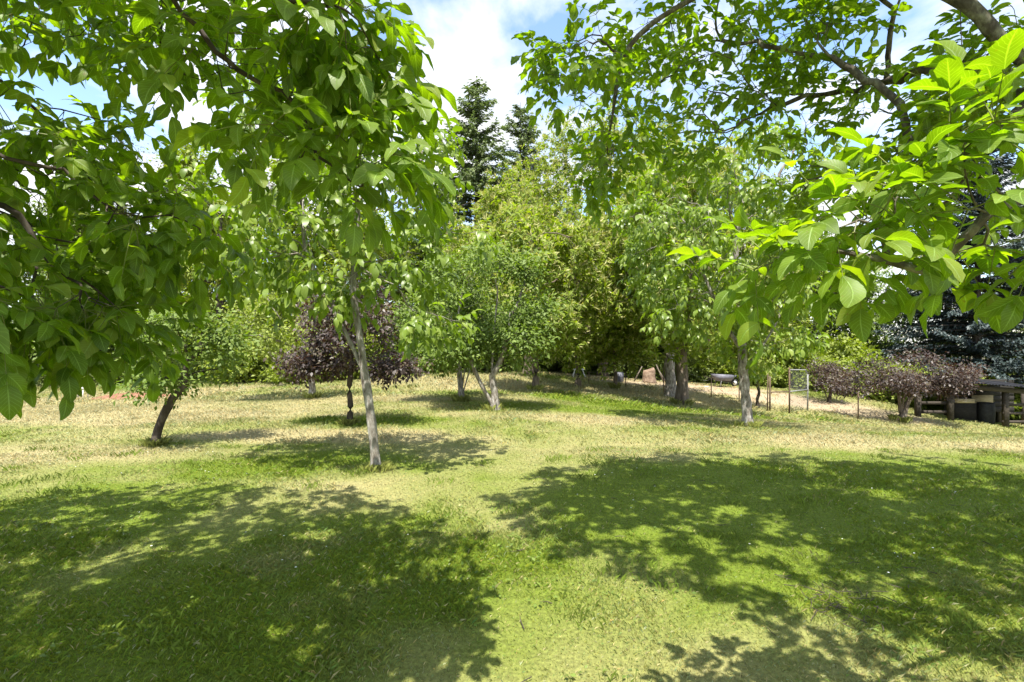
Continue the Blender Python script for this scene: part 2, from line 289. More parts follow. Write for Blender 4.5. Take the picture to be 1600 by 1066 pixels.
# grass blades: one uncountable mass
def make_grass():
    Vs, As = [], []
    def zone(y0, y1, dens, hmin, hmax, w, margin=1.2, seedhead=0):
        yy = np.sqrt(rng.uniform(y0 ** 2, y1 ** 2, int(dens * (y1 ** 2 - y0 ** 2) * 1.12)))
        xx = rng.uniform(-1, 1, len(yy)) * (yy * 1.04 + margin)
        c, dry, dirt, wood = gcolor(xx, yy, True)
        keep = rng.random(len(yy)) > np.maximum(dirt * .92, wood * .5)
        xx, yy, c, dry = xx[keep], yy[keep], c[keep], dry[keep]
        n = len(xx); tuft = fbm(xx * .8, yy * .8, 41, 3); tf2 = vnoise(xx * 3.1, yy * 3.1, 55)
        h = rng.uniform(hmin, hmax, n) * (.65 + .55 * sstep((tuft - .42) / .3) * (1 - .5 * dry) + .5 * sstep((tf2 - .75) / .2))
        az = rng.uniform(0, 2 * math.pi, n); lean = rng.uniform(.15, 1.25, n) * h
        base = np.stack([xx, yy, terrain(xx, yy) - .006], 1)
        wd = w * rng.uniform(.6, 1.4, n); t = az + math.pi / 2 + rng.uniform(-.5, .5, n)
        side = np.stack([np.cos(t) * wd, np.sin(t) * wd, np.zeros(n)], 1)
        ld = np.stack([np.cos(az), np.sin(az), np.zeros(n)], 1)
        mid = base + ld * (lean * .35)[:, None] + np.array([0, 0, 1.]) * (h * .62)[:, None]
        tip = base + ld * lean[:, None] + np.array([0, 0, 1.]) * (h * rng.uniform(.75, 1.0, n))[:, None]
        V = np.stack([base - side, base + side, mid + side * .75, tip], 1)
        br = rng.uniform(.72, 1.28, n)[:, None]; hue = rng.normal(0, .10, n)[:, None]
        straw = (rng.random(n) < .05 + .25 * dry)[:, None]
        cc = np.where(straw, np.array([.40, .36, .17])[None], c) * br * np.concatenate([1 + hue, np.ones((n, 1)), 1 - hue], 1)
        Vs.append(V.reshape(-1, 3)); As.append(np.repeat(cc, 4, 0))
    zone(1.5, 4.2, 8600, .016, .036, .0012)
    zone(4.2, 8.0, 2700, .02, .042, .0019)
    zone(8.0, 15.0, 900, .035, .075, .0028)
    zone(15.0, 27.0, 190, .06, .14, .0065)
    def tufts(cx, cy, nb, rad, h0, h1, w, col):
        for x0, y0 in zip(cx, cy):
            n = nb; xx = x0 + rng.normal(0, rad, n); yy = y0 + rng.normal(0, rad, n); h = rng.uniform(h0, h1, n); az = rng.uniform(0, 2 * math.pi, n); lean = h * rng.uniform(.2, .9, n)
            base = np.stack([xx, yy, terrain(xx, yy) - .006], 1); t = az + math.pi / 2; side = np.stack([np.cos(t) * w, np.sin(t) * w, 0 * t], 1) ; ld = np.stack([np.cos(az), np.sin(az), 0 * az], 1)
            mid = base + ld * (lean * .3)[:, None] + np.array([0, 0, 1.]) * (h * .65)[:, None]; tip = base + ld * lean[:, None] + np.array([0, 0, 1.]) * (h * .95)[:, None]
            Vs.append(np.stack([base - side, base + side, mid + side * .7, tip], 1).reshape(-1, 3)); c = np.array(col) * rng.uniform(.6, 1.3) * rng.uniform(.8, 1.2, (n, 1)); As.append(np.repeat(c, 4, 0))
    k = 150; ty = np.sqrt(rng.uniform(3.5, 60, k)); tx = rng.uniform(-1, 1, k) * ty
    tufts(tx[:90], ty[:90], 60, .09, .025, .075, .0012, (.16, .22, .028)); tufts(tx[90:], ty[90:], 22, .10, .02, .06, .0008, (.27, .26, .10))
    for p, r in TRUNKS: a = rng.uniform(0, 6.28, 16); tufts(p[0] + np.cos(a) * (r + .03), p[1] + np.sin(a) * (r + .03), 26, .04, .05, .05 + .012 * p[1], .0009 + .0003 * p[1], (.24, .26, .06))
    V = np.vstack(Vs); A = np.vstack(As)
    F = np.arange(len(V)).reshape(-1, 4)
    o = link('grass', mesh_arr('grass', V, F, M['blade'], np.clip(A, 0, 1)))
    o['kind'] = 'stuff'; o['label'] = 'short sunlit meadow grass with dry straw patches'; o['category'] = 'grass'
make_grass()

# ------------------------------------------------------------------ trees: skeleton, wood, leaves
def smooth_path(pts, step):
    pts = np.asarray(pts, float); P = np.vstack([2 * pts[0] - pts[1], pts, 2 * pts[-1] - pts[-2]]); out = []
    for i in range(1, len(P) - 2):
        n = max(2, int(math.ceil(np.linalg.norm(P[i + 1] - P[i]) / step)))
        for t in np.linspace(0, 1, n, endpoint=False):
            out.append(.5 * ((2 * P[i]) + (P[i + 1] - P[i - 1]) * t + (2 * P[i - 1] - 5 * P[i] + 4 * P[i + 1] - P[i + 2]) * t * t + (-P[i - 1] + 3 * P[i] - 3 * P[i + 1] + P[i + 2]) * t ** 3))
    out.append(P[-2]); return np.array(out)
class Skel:
    def __init__(s, paths, attr, r, step=.12, bias=.22, minfrac=.6, jit=.12, seed=0):
        s.r = np.random.default_rng(seed); cap = 60000
        s.p = np.zeros((cap, 3)); s.d = np.zeros((cap, 3)); s.par = np.full(cap, -1); s.pl = np.zeros(cap); s.ok = np.zeros(cap, bool); s.n = 0; s.tips = []
        for k, path in enumerate(paths):
            q = smooth_path(path, step); prev = -1
            if k > 0: prev = int(np.argmin(np.linalg.norm(s.p[:s.n] - q[0], axis=1)))
            for i, a in enumerate(q):
                if k > 0 and i == 0 and np.linalg.norm(s.p[prev] - a) < 1e-3: continue
                prev = s.add(a, prev, (k > 0 and i > 2) or i > minfrac * len(q))
            s.tips.append(prev)
        top = s.p[s.tips[0]]
        attr = np.asarray(attr); order = np.argsort(np.linalg.norm(attr - top, axis=1) + s.r.random(len(attr)) * .3 * np.linalg.norm(attr - top, axis=1).mean())
        for a in attr[order]:
            v = a - s.p[:s.n]; dist = np.linalg.norm(v, axis=1); cs = (v * s.d[:s.n]).sum(1) / np.maximum(dist, 1e-6)
            cost = dist * (1 + .55 * (1 - cs)) + bias * s.pl[:s.n] + np.where(s.ok[:s.n], 0, 99)
            j = int(np.argmin(cost)); D = dist[j]
            if D < 1e-3: continue
            c = s.p[j] + s.d[j] * D * .38 + np.array([0, 0, .08 * D]); m = max(2, int(math.ceil(D / step))); prev = j
            for t in np.arange(1, m + 1) / m:
                q = (1 - t) ** 2 * s.p[j] + 2 * t * (1 - t) * c + t * t * a
                if t < 1: q = q + s.r.normal(0, jit * D / m, 3)
                prev = s.add(q, prev, True)
            s.tips.append(prev)
        s.finish(r)
    def add(s, p, par, ok):
        i = s.n; s.p[i] = p; s.par[i] = par; s.ok[i] = ok
        if par >= 0:
            v = p - s.p[par]; L = np.linalg.norm(v); s.d[i] = v / max(L, 1e-6); s.pl[i] = s.pl[par] + L
        else: s.d[i] = (0, 0, 1)
        s.n += 1; return i
    def finish(s, r):
        n = s.n; s.p = s.p[:n]; s.d = s.d[:n]; s.par = s.par[:n]; s.cnt = np.zeros(n); kids = [[] for _ in range(n)]
        for i in range(n):
            if s.par[i] >= 0: kids[s.par[i]].append(i)
        for i in range(n - 1, -1, -1):
            if not kids[i]: s.cnt[i] = 1
            if s.par[i] >= 0: s.cnt[s.par[i]] += s.cnt[i]
        r0, R = r; k = math.log(max(s.cnt[0], 2)) / math.log(R / r0); s.rad = r0 * s.cnt ** (1 / k)
        s.kids = kids
        s.leafn = [i for i in range(n) if not kids[i]]
    def wood(s, flare=1.65, stout=True):
        mb = MB(); stack = [(0, -1)]
        while stack:
            i, par = stack.pop(); ch = [par] if par >= 0 else []; rr = [s.rad[i]] if par >= 0 else []; j = i
            while True:
                ch.append(j); rr.append(s.rad[j]); ks = s.kids[j]
                if not ks: break
                m = max(ks, key=lambda q: s.cnt[q])
                for q in ks:
                    if q != m: stack.append((q, j))
                j = m
            if len(ch) < 2: continue
            rr = np.array(rr); P = s.p[ch].copy()
            if par < 0:
                z = P[:, 2] - P[0, 2]; rr = np.maximum(rr, rr[0] * (1 - .8 * np.clip(z / max(z.max(), .1), 0, 1))) if stout else rr; rr = rr * (1 + (flare - 1) * np.exp(-z / (rr[0] * 1.6)) + .22 * (1 - np.clip(z / max(z.max(), .1), 0, 1))); P[0, 2] -= .08
            rr[-1] *= .5; big = rr.max()
            n = 14 if big > .07 else 8 if big > .02 else 6 if big > .008 else 4
            if big > .03: rr = rr * (1 + s.r.normal(0, .05, len(rr)))
            mb.tube(P, rr, n, cap=False)
        return np.vstack(mb.V), np.vstack(mb.F)
def ell(n, c, r, shell=.5, seed=0):
    g = np.random.default_rng(seed); u = nrm(g.normal(size=(n, 3))); rad = (shell ** 3 + (1 - shell ** 3) * g.random(n)) ** (1 / 3)
    return np.asarray(c) + u * rad[:, None] * np.asarray(r)
def ell_clump(n, c, r, shell, seed, per=9, spread=.15):
    g = np.random.default_rng(seed + 999); m = max(4, n // per); cen = ell(m, c, r, shell, seed); k = g.integers(0, m, n)
    return cen[k] + g.normal(0, spread, (n, 3)) * np.asarray(r) * g.uniform(.6, 1.25, m)[k][:, None]
def blob(px, py, d, rx, ry, rd, n, seed, shell=.2):
    return ell(n, px3(px, py, d), (rx * d / FPX, rd, ry * d / FPX), shell, seed)

def template(kind):
    """leaf along +x, width along y, normal +z; returns V, F (quads), data(t, side)"""
    if kind == 'far':
        V = np.array([[0, 0, 0], [.45, -.27, .07], [1, 0, -.10], [.45, .27, .07]]); return V, np.array([[0, 1, 2, 3]]), np.array([[0, .5], [.45, 0], [1, .5], [.45, 1]])
    if kind == 'narrow':
        V = np.array([[0, 0, 0], [.5, -.13, .03], [1, 0, -.16], [.5, .13, .03]]); return V, np.array([[0, 1, 2, 3]]), np.array([[0, .5], [.45, 0], [1, .5], [.45, 1]])
    ns = 6 if kind[0] == 'n' else 3
    v = int(kind[1:]) if kind[0] == 'n' else 0; g = np.random.default_rng(v + 5)
    curl = .10 + .22 * g.random(); fold = .05 + .30 * g.random(); tw = g.normal(0, .18); V = []; D = []
    bend = g.normal(0, .05)
    for i in range(ns + 1):
        t = i / ns; w = .5 * .57 * (math.sin(math.pi * min(max(t, .012), .988) ** .92) ** .62)
        yc = bend * math.sin(math.pi * t); zc = -curl * t * t + .05 * math.sin(math.pi * t)
        for sd in (-1, 0, 1):
            ww = w * (1 + (.09 * g.normal() if ns > 3 and 0 < i < ns else 0)); a = tw * t
            V.append([t, yc + sd * ww * math.cos(a), zc + abs(sd) * fold * ww + sd * ww * math.sin(a) + (.02 * g.normal() if ns > 3 and sd else 0)]); D.append([t, .5 + .5 * sd])
    F = [[i * 3 + k, i * 3 + k + 1, i * 3 + k + 4, i * 3 + k + 3] for i in range(ns) for k in range(2)]
    V = np.array(V); V[:, 1] *= 1; return V, np.array(F), np.array(D)
def frames(D, Nn):
    x = nrm(D); y = nrm(np.cross(Nn, x)); z = np.cross(x, y); return np.stack([x, y, z], 2)
def merge(T, P, R, Sz, rnd, wide=None):
    V, F, D = T; n = len(P); LV = V[None] * Sz[:, None, None]
    if wide is not None: LV = LV * np.stack([np.ones(n), wide, np.ones(n)], 1)[:, None]
    W_ = np.einsum('nij,nvj->nvi', R, LV) + P[:, None]
    FF = F[None] + (np.arange(n) * len(V))[:, None, None]
    A = np.concatenate([np.broadcast_to(D[None], (n, len(V), 2)), np.broadcast_to(rnd[:, None, None], (n, len(V), 1))], 2)
    return W_.reshape(-1, 3), FF.reshape(-1, F.shape[1]), A.reshape(-1, 3)
def walnut_leaves(sk, g, ncomp, size, droop, extra=.35, bare=0.0):
    """compound leaves of five to seven leaflets round every twig end"""
    P, D, Nn, Sz, st = [], [], [], [], []
    nodes = [(i, ncomp) for i in sk.leafn if g.random() >= bare]
    nodes += [(i, 1) for i in range(sk.n) if sk.cnt[i] <= 3 and sk.kids[i] and g.random() < extra]
    for i, k in nodes:
        t = sk.d[i]; ref = np.array([0, 0, 1.]) if abs(t[2]) < .9 else np.array([1., 0, 0]); u = nrm(np.cross(t, ref)); v = np.cross(t, u); ph = g.random() * 6.28
        kk = max(1, int(round(k + g.normal(0, .8)))) if k > 1 else 1
        for c in range(kk):
            a = ph + c * 2.4; rd = nrm(t * g.uniform(.2, .9) + (u * math.cos(a) + v * math.sin(a)) * .9 + np.array([0, 0, -.15 - droop * .5]))
            Lr = size * g.uniform(1.5, 2.4); ns = g.integers(2, 4)
            side = nrm(np.cross(rd, np.array([0, 0, 1.])) + g.normal(0, .15, 3)); p0 = sk.p[i]
            pt = lambda s_: p0 + rd * Lr * s_ + np.array([0, 0, -1.]) * Lr * s_ * s_ * (.12 + .35 * droop)
            st.append([pt(0), pt(.35), pt(.7), pt(1.0)])
            end = nrm(pt(1.0) - pt(.8))
            L_ = [(1.0, end, 1.0)]
            for q in range(ns):
                s_ = 1 - (q + .35) / (ns + .6)
                for sg in (-1, 1):
                    if g.random() < .06: continue
                    L_.append((s_ + g.normal(0, .02), nrm(rd * .55 + side * sg * .85 + np.array([0, 0, -.12 - droop * .9]) + g.normal(0, .16, 3)), .92 - .16 * q))
            for s_, d_, f in L_:
                P.append(pt(s_)); D.append(d_); Sz.append(size * f * g.uniform(.75, 1.2))
                nn = np.array([0, 0, 1.]) + g.normal(0, .32, 3); nn = nn + .5 * rd * (1 if d_[2] < -.4 else 0); Nn.append(nn)
    P = np.array(P); return P, frames(np.array(D), np.array(Nn)), np.array(Sz), np.clip(g.normal(.45, .24, len(P)), 0, 1), np.array(st)
def clump_leaves(sk, g, m, sig, size, up=.6, flat=.7, maxn=None):
    tips = np.array(sk.leafn); T = np.repeat(tips, m); n = len(T)
    back = g.random(n)[:, None] ** 1.5 * sig * 1.5
    P = sk.p[T] + g.normal(0, sig, (n, 3)) * np.array([1, 1, flat]) - sk.d[T] * back
    out = nrm(P - sk.p[T] + sk.d[T] * sig * .8)
    D = nrm(out + g.normal(0, .6, (n, 3)) + np.array([0, 0, -.35])); Nn = np.array([0, -.35, up + .3]) + out * .4 + g.normal(0, .36, (n, 3))
    ct = np.repeat(np.clip(g.normal(.5, .2, len(tips)), 0, 1), m)
    return P, frames(D, Nn), size * g.uniform(.65, 1.25, n), np.clip(ct + g.normal(0, .16, n), 0, 1)
def wood_part(root, sk, base, mat, name='trunk', stout=True):
    V, F = sk.wood(stout=stout); return link(name, mesh_arr(name, V - base, F, mat, smooth=True), root)
def crown_part(root, arr, base, mat, kind, name='crown', wide=None):
    P, R, Sz, rnd = arr[:4]; V, F, A = merge(template(kind), P, R, Sz, rnd, wide)
    o = link(name, mesh_arr(name, V - base, F, mat, A), root); o['kind'] = 'stuff'; return o
LEAFVAR = {}
def leaf_variants(mat):
    if mat.name in LEAFVAR: return LEAFVAR[mat.name]
    out = []
    for v in range(10):
        V, F, D = template('n%d' % v)
        for r in (.15, .4, .6, .9): out.append(mesh_arr('leaf', V, F, mat, np.column_stack([D, np.full(len(V), r)]), True))
    LEAFVAR[mat.name] = out; return out
def leafy(root, sk, base, g, mat, arr, kind, nparts=300):
    """the 300 leaflets that show largest become parts of their own, the rest one crown mass"""
    P, R, Sz, rnd, st = arr
    c = P + R[:, :, 0] * Sz[:, None] * .5; y = np.maximum(c[:, 1], .05); u = CX + FPX * c[:, 0] / y; w = CY - FPX * (c[:, 2] - CAMZ) / y
    score = np.where((c[:, 1] > .3) & (u > -20) & (u < 1620) & (w > -20) & (w < 1086), Sz / y, 0)
    order = np.argsort(-score)[:nparts]; order = order[score[order] > 0]; rest = np.ones(len(P), bool); rest[order] = False
    vs_ = leaf_variants(mat)
    for i in order:
        v = vs_[int(g.integers(0, 10)) * 4 + min(3, int(rnd[i] * 4))]; o = bpy.data.objects.new('leaf', v); COL.objects.link(o); o.parent = root
        m = Matrix.Identity(4)
        for a in range(3):
            for b in range(3): m[a][b] = float(R[i, a, b] * Sz[i])
            m[a][3] = float(P[i, a] - base[a])
        o.matrix_local = m
    idx = np.where(rest)[0]; Vs, Fs, As, off = [], [], [], 0
    Sz = np.where(score <= 0, Sz * 1.4, Sz)   # leaves out of view enlarged to thicken their shade on the ground
    inview = idx[score[idx] > 0]; outv = idx[score[idx] <= 0]
    groups = (np.array_split(g.permutation(inview), 6) + [outv]) if kind == 'near' else [idx]
    for q, ix in enumerate(groups):
        V, F, A = merge(template('n%d' % q if kind == 'near' and q < 6 else 'm'), P[ix], R[ix], Sz[ix], rnd[ix]); Vs.append(V); Fs.append(F + off); As.append(A); off += len(V)
    o = link('crown', mesh_arr('crown', np.vstack(Vs) - base, np.vstack(Fs), mat, np.vstack(As), True), root); o['kind'] = 'stuff'
    # leaf stalks
    n = len(st); q = 3; t = nrm(np.gradient(st, axis=1)); ref = np.array([.3, .2, 1.]); uu = nrm(np.cross(t, ref)); vv = np.cross(t, uu); V = []
    rr = np.array([.0022, .0017, .0014, .0009])[None, :, None]
    for k in range(q): a = k * 2 * math.pi / q; V.append(st + rr * (math.cos(a) * uu + math.sin(a) * vv))
    V = np.stack(V, 2).reshape(n, -1, 3); F = np.array([[s_ * q + k, s_ * q + (k + 1) % q, (s_ + 1) * q + (k + 1) % q, (s_ + 1) * q + k] for s_ in range(3) for k in range(q)])
    FF = (F[None] + (np.arange(n) * 4 * q)[:, None, None]).reshape(-1, 4)
    o = link('leaf_stalks', mesh_arr('leaf_stalks', V.reshape(-1, 3) - base, FF, M['stalk']), root); o['kind'] = 'stuff'

# --- walnut over the left of the lawn, its trunk just outside the view
def near_left():
    g = np.random.default_rng(21); b = np.array([-3.9, 1.3, tz(-3.9, 1.3)])
    A = np.vstack([blob(100, 325, 2.4, 180, 140, .45, 62, 1), blob(70, 200, 2.5, 110, 60, .4, 13, 2), blob(310, 40, 2.3, 120, 90, .45, 24, 3), blob(40, 0, 2.4, 60, 60, .4, 8, 30),
                   blob(480, 60, 1.9, 130, 90, .3, 22, 4), blob(575, 60, 1.75, 40, 90, .2, 8, 5), blob(520, 230, 1.7, 100, 50, .2, 11, 6), blob(610, 270, 1.75, 30, 40, .12, 3, 33),
                   blob(50, 468, 1.9, 100, 35, .3, 15, 7), blob(260, 360, 2.2, 60, 80, .3, 8, 8), blob(150, 495, 2.2, 90, 35, .25, 11, 34), blob(390, 150, 2.0, 80, 60, .3, 6, 35),
                   ell(450, (-3.3, 1.9, 3.9), (2.8, 2.0, .8), .05, 9), ell(120, (-2.4, .3, 3.6), (1.7, .8, .6), .05, 12), ell(90, (-1.45, .9, 3.5), (1.0, 1.1, .6), .1, 10), ell(34, (-4.9, 2.6, 3.0), (1.6, 1.6, 1.1), .2, 11)])
    paths = [[b, b + (.1, .05, .9), b + (.22, .1, 1.7), b + (.3, .1, 2.6), b + (.4, .2, 3.3)], [b + (.25, .1, 2.0), b + (.9, .0, 2.7), b + (1.8, -.1, 3.0), b + (2.7, -.2, 3.0)], [b + (.35, .15, 2.9), b + (.7, .6, 3.5), b + (1.4, 1.1, 3.7), b + (2.2, 1.4, 3.6)]]
    sk = Skel(paths, A, (.0020, .068), .10, .16, .55, .13, 1)
    root = empty('walnut_tree', b, 'leafy walnut tree with thin dark branches hanging low over the lawn shade', 'tree')
    wood_part(root, sk, b, M['bark_dark'], stout=False); leafy(root, sk, b, g, M['walnut'], walnut_leaves(sk, g, 5.2, .098, .34, .25), 'near')
near_left()
# --- walnut over the right of the lawn
def near_right():
    g = np.random.default_rng(22); b = np.array([4.7, 2.0, tz(4.7, 2.0)])
    A = np.vstack([blob(905, 90, 3.7, 65, 90, .4, 24, 1), blob(970, 185, 3.9, 65, 75, .4, 24, 2), blob(935, 270, 3.9, 50, 40, .3, 8, 50), blob(1080, 70, 4.4, 120, 80, .6, 60, 3), blob(1120, 190, 4.6, 110, 70, .5, 36, 4),
                   blob(1270, 70, 4.2, 120, 90, .6, 62, 5), blob(1340, 190, 4.4, 120, 60, .6, 30, 6), blob(1280, 290, 4.6, 80, 40, .4, 14, 7), blob(1500, 170, 3.3, 110, 90, .5, 46, 8), blob(1470, 290, 3.4, 120, 60, .4, 34, 9), blob(1560, 60, 3.4, 60, 50, .4, 12, 51),
                   blob(1330, 352, 1.55, 110, 45, .22, 11, 10), blob(1440, 305, 1.4, 80, 45, .18, 6, 14), blob(1225, 415, 1.55, 40, 30, .12, 5, 11), blob(1520, 215, 1.35, 60, 30, .12, 5, 12), blob(1480, 375, 1.5, 80, 35, .15, 6, 13), blob(1585, 410, 1.5, 20, 20, .1, 1, 53), blob(1370, 412, 1.6, 80, 20, .12, 3, 54),
                   ell(640, (2.75, 2.75, 5.2), (3.3, 2.2, .65), .05, 15), ell(60, (2.5, 1.0, 3.3), (1.7, .9, .45), .1, 17), ell(70, (5.2, 3.4, 4.0), (1.5, 2.2, 1.1), .1, 16)])
    paths = [[b, b + (-.1, .1, .9), b + (-.2, .25, 1.8), b + (-.3, .4, 2.5)], [b + (-.2, .25, 1.8), (3.75, 2.75, 2.75), (3.02, 3.0, 3.24), (2.62, 3.05, 3.66), (1.9, 3.35, 4.15), (1.45, 3.8, 4.2), (.9, 3.9, 3.85), (.75, 3.95, 3.2)],
             [(2.66, 3.04, 3.6), (2.68, 3.05, 3.2), (2.6, 3.0, 2.95)], [b + (-.2, .25, 1.5), (3.2, 1.9, 2.2), (2.0, 1.6, 2.2), (1.3, 1.4, 1.95)]]
    sk = Skel(paths, A, (.0024, .12), .10, .16, .75, .16, 2)
    root = empty('walnut_tree', b, 'old walnut tree with a lichened limb and twiggy branches arching above the wide shade', 'tree')
    wood_part(root, sk, b, M['bark_lichen'], stout=False); leafy(root, sk, b, g, M['walnut'], walnut_leaves(sk, g, 4.7, .094, .03, .15, .16), 'near')
near_right()
# --- young walnut with the pale trunk
def middle_walnut():
    g = np.random.default_rng(23); b = at_ground(588, 735); d = b[1]
    A = np.vstack([blob(520, 360, d, 170, 120, 1.1, 120, 1), blob(600, 250, d, 110, 90, .9, 60, 2), blob(400, 330, d, 110, 120, .9, 55, 3), blob(670, 240, d, 45, 55, .5, 14, 4), blob(680, 490, d - .3, 55, 22, .3, 9, 5), blob(470, 200, d, 120, 70, .8, 40, 6), blob(755, 355, d, 20, 15, .2, 3, 7), blob(640, 420, d, 60, 50, .6, 16, 8)])
    f = lambda x, y, dd=0: px3(x, y, d + dd)
    paths = [[b, f(584, 690), f(578, 640), f(570, 585), f(561, 520), f(552, 455), f(556, 390), f(560, 320)], [f(570, 585), f(552, 545), f(533, 505), f(515, 465), f(490, 420)]]
    sk = Skel(paths, A, (.003, .046), .14, .25, .62, .12, 3)
    root = empty('walnut_tree', b, 'young walnut tree with a slender pale forked trunk standing alone on the lawn', 'tree')
    wood_part(root, sk, b, M['bark']); leafy(root, sk, b, g, M['walnut_mid'], walnut_leaves(sk, g, 5, .125, .5, .15), 'm')
middle_walnut()
def right_walnut():
    g = np.random.default_rng(24); b = at_ground(1168, 668); d = b[1]
    A = np.vstack([blob(1110, 390, d, 130, 120, 1.6, 150, 1), blob(1190, 270, d, 110, 90, 1.4, 90, 2), blob(1040, 350, d, 70, 110, 1.0, 55, 3), blob(1190, 520, d, 70, 50, 1.0, 30, 4), blob(1240, 430, d, 60, 90, 1.0, 35, 5), blob(1080, 480, d - .5, 70, 40, .6, 22, 6)])
    f = lambda x, y, dd=0: px3(x, y, d + dd)
    paths = [[b, f(1167, 640), f(1163, 600), f(1160, 550), f(1165, 480), f(1150, 400), f(1160, 310)], [f(1162, 580), f(1185, 550), f(1215, 500), f(1235, 440)], [f(1160, 550), f(1130, 500), f(1100, 430)]]
    sk = Skel(paths, A, (.0035, .085), .18, .25, .55, .12, 4)
    root = empty('walnut_tree', b, 'spreading walnut tree with a short stout trunk in front of the wire fence', 'tree')
    wood_part(root, sk, b, M['bark']); leafy(root, sk, b, g, M['walnut_mid'], walnut_leaves(sk, g, 6.8, .138, .6, .12), 'm')
right_walnut()

# --- chestnuts with pale blossom
def chestnut(base, H, Rx, z0, r, seed, label, ntip=620, lean=(0, 0), name='chestnut_tree', dens=5):
    g = np.random.default_rng(seed); b = np.array(base); zc = z0 + (H - z0) * .5; rz = (H - z0) * .5
    A = ell_clump(int(ntip * .8), b + (lean[0], lean[1], zc), (Rx * .92, Rx * .92, rz * .92), .72, seed, 13, .13)
    lob = [ell(int(ntip * .2 / 6), b + (lean[0] + Rx * .8 * math.cos(a), lean[1] + Rx * .8 * math.sin(a), zc + rz * g.uniform(-.7, .5)), (Rx * .35,) * 3, .3, seed + k) for k, a in enumerate(g.uniform(0, 6.28, 6))]
    A = np.vstack([A] + lob); A[:, 2] = np.maximum(A[:, 2], b[2] + z0 * .85)
    sk = Skel([[b, b + (.03, .0, z0 * .6), b + (lean[0] * .3, 0, z0 * 1.2), b + (lean[0], lean[1], zc), b + (lean[0], lean[1], zc + rz * .6)]], A, (.005, r), .3, .25, z0 / H * 1.1, .12, seed)
    root = empty(name, b, label, 'tree'); wood_part(root, sk, b, M['bark_brown'])
    P, D, Nn, Sz, CP, CD = [], [], [], [], [], []
    tips = np.array(sk.leafn)
    for q in range(dens):
        c = sk.p[tips] + g.normal(0, .17 + .02 * Rx, (len(tips), 3)); ax = nrm(sk.d[tips] + g.normal(0, .5, (len(tips), 3)) + nrm(c - (b + (0, 0, zc))) * .8)
        for k in range(9):
            rad = nrm(np.cross(ax, g.normal(size=(len(tips), 3)))); dd = nrm(rad + ax * g.uniform(-.1, .8, (len(tips), 1)) + np.array([0, 0, -.25]))
            P.append(c); D.append(dd); Nn.append(ax * .6 + np.array([0, -.25, .8]) + g.normal(0, .25, ax.shape)); Sz.append(g.uniform(.15, .27, len(tips)))
        for k in range(5):
            CP.append(c + ax * .04); CD.append(nrm(ax + g.normal(0, .55, ax.shape) + np.array([0, 0, .25])))
    P = np.vstack(P); n = len(P); arr = (P, frames(np.vstack(D), np.vstack(Nn)), np.concatenate(Sz), np.clip(g.normal(.5, .25, n), 0, 1))
    crown_part(root, arr, b, M['chestnut'], 'narrow', wide=np.full(n, 1.25))
    CP = np.vstack(CP); CD = np.vstack(CD); top = sstep((CP[:, 2] - b[2] - z0) / (H - z0) * 1.6 + .15); keep = g.random(len(CP)) < .25 + .75 * top; CP = CP[keep]; CD = CD[keep]; n = len(CP)
    crown_part(root, (CP, frames(CD, g.normal(size=(n, 3))), g.uniform(.15, .26, n), g.random(n)), b, M['catkin'], 'narrow', 'blossom', np.full(n, .6))
    return root
chestnut(at_ground(1065, 632), 8.8, 2.8, 1.7, .165, 31, 'big chestnut tree with pale blossom and the thickest brown trunk', 980, (0, -1.0))
chestnut(at_ground(836, 611), 6.4, 2.0, 1.1, .085, 32, 'chestnut tree with a straight dark trunk beside the twin stemmed hazel', 560)
chestnut(at_ground(961, 608), 4.6, 1.7, .9, .075, 33, 'low chestnut tree with bright leaves and a short trunk beside a fence post', 420)
chestnut((5.0, 28.3, tz(5.0, 28.3)), 15.4, 4.8, 1.4, .2, 34, 'tall round chestnut tree covered in cream blossom beyond the fence', 1150)
chestnut((.8, 25.5, tz(.8, 25.5)), 9.4, 3.9, 1.0, .17, 35, 'dome shaped chestnut tree with yellowish blossom below the tall firs', 950)

chestnut((11.3, 29.5, tz(11.3, 29.5)), 13.0, 4.3, 1.2, .12, 36, 'broad chestnut tree in blossom behind the spreading walnut crown', 950)
chestnut((2.7, 21.0, tz(2.7, 21.0)), 7.8, 2.5, .9, .09, 37, 'bright bushy chestnut tree filling the gap between the thick and dark trunks', 560)
# --- generic broadleaf tree
def broadleaf(name, base, label, cat, ells, paths, r, leafm, barkm, m, sig, size, step=.25, bias=.25, minf=.6, seed=0, kind='far', up=.6, flat=.7, group=None):
    b = np.array(base, float); g = np.random.default_rng(seed)
    A = np.vstack([(ell_clump if n >= 36 and max(rr) > .8 else ell)(n, b + np.array(c), np.array(rr) * (.93 if n >= 36 else 1), sh, seed * 7 + k) for k, (n, c, rr, sh) in enumerate(ells)])
    sk = Skel([[b + np.array(q) for q in p] for p in paths], A, r, step, bias, minf, .12, seed)
    root = empty(name, b, label, cat, group); wood_part(root, sk, b, barkm)
    crown_part(root, clump_leaves(sk, g, m, sig, size, up, flat), b, leafm, kind); return root
def hz(x, y): return at_ground(x, y)
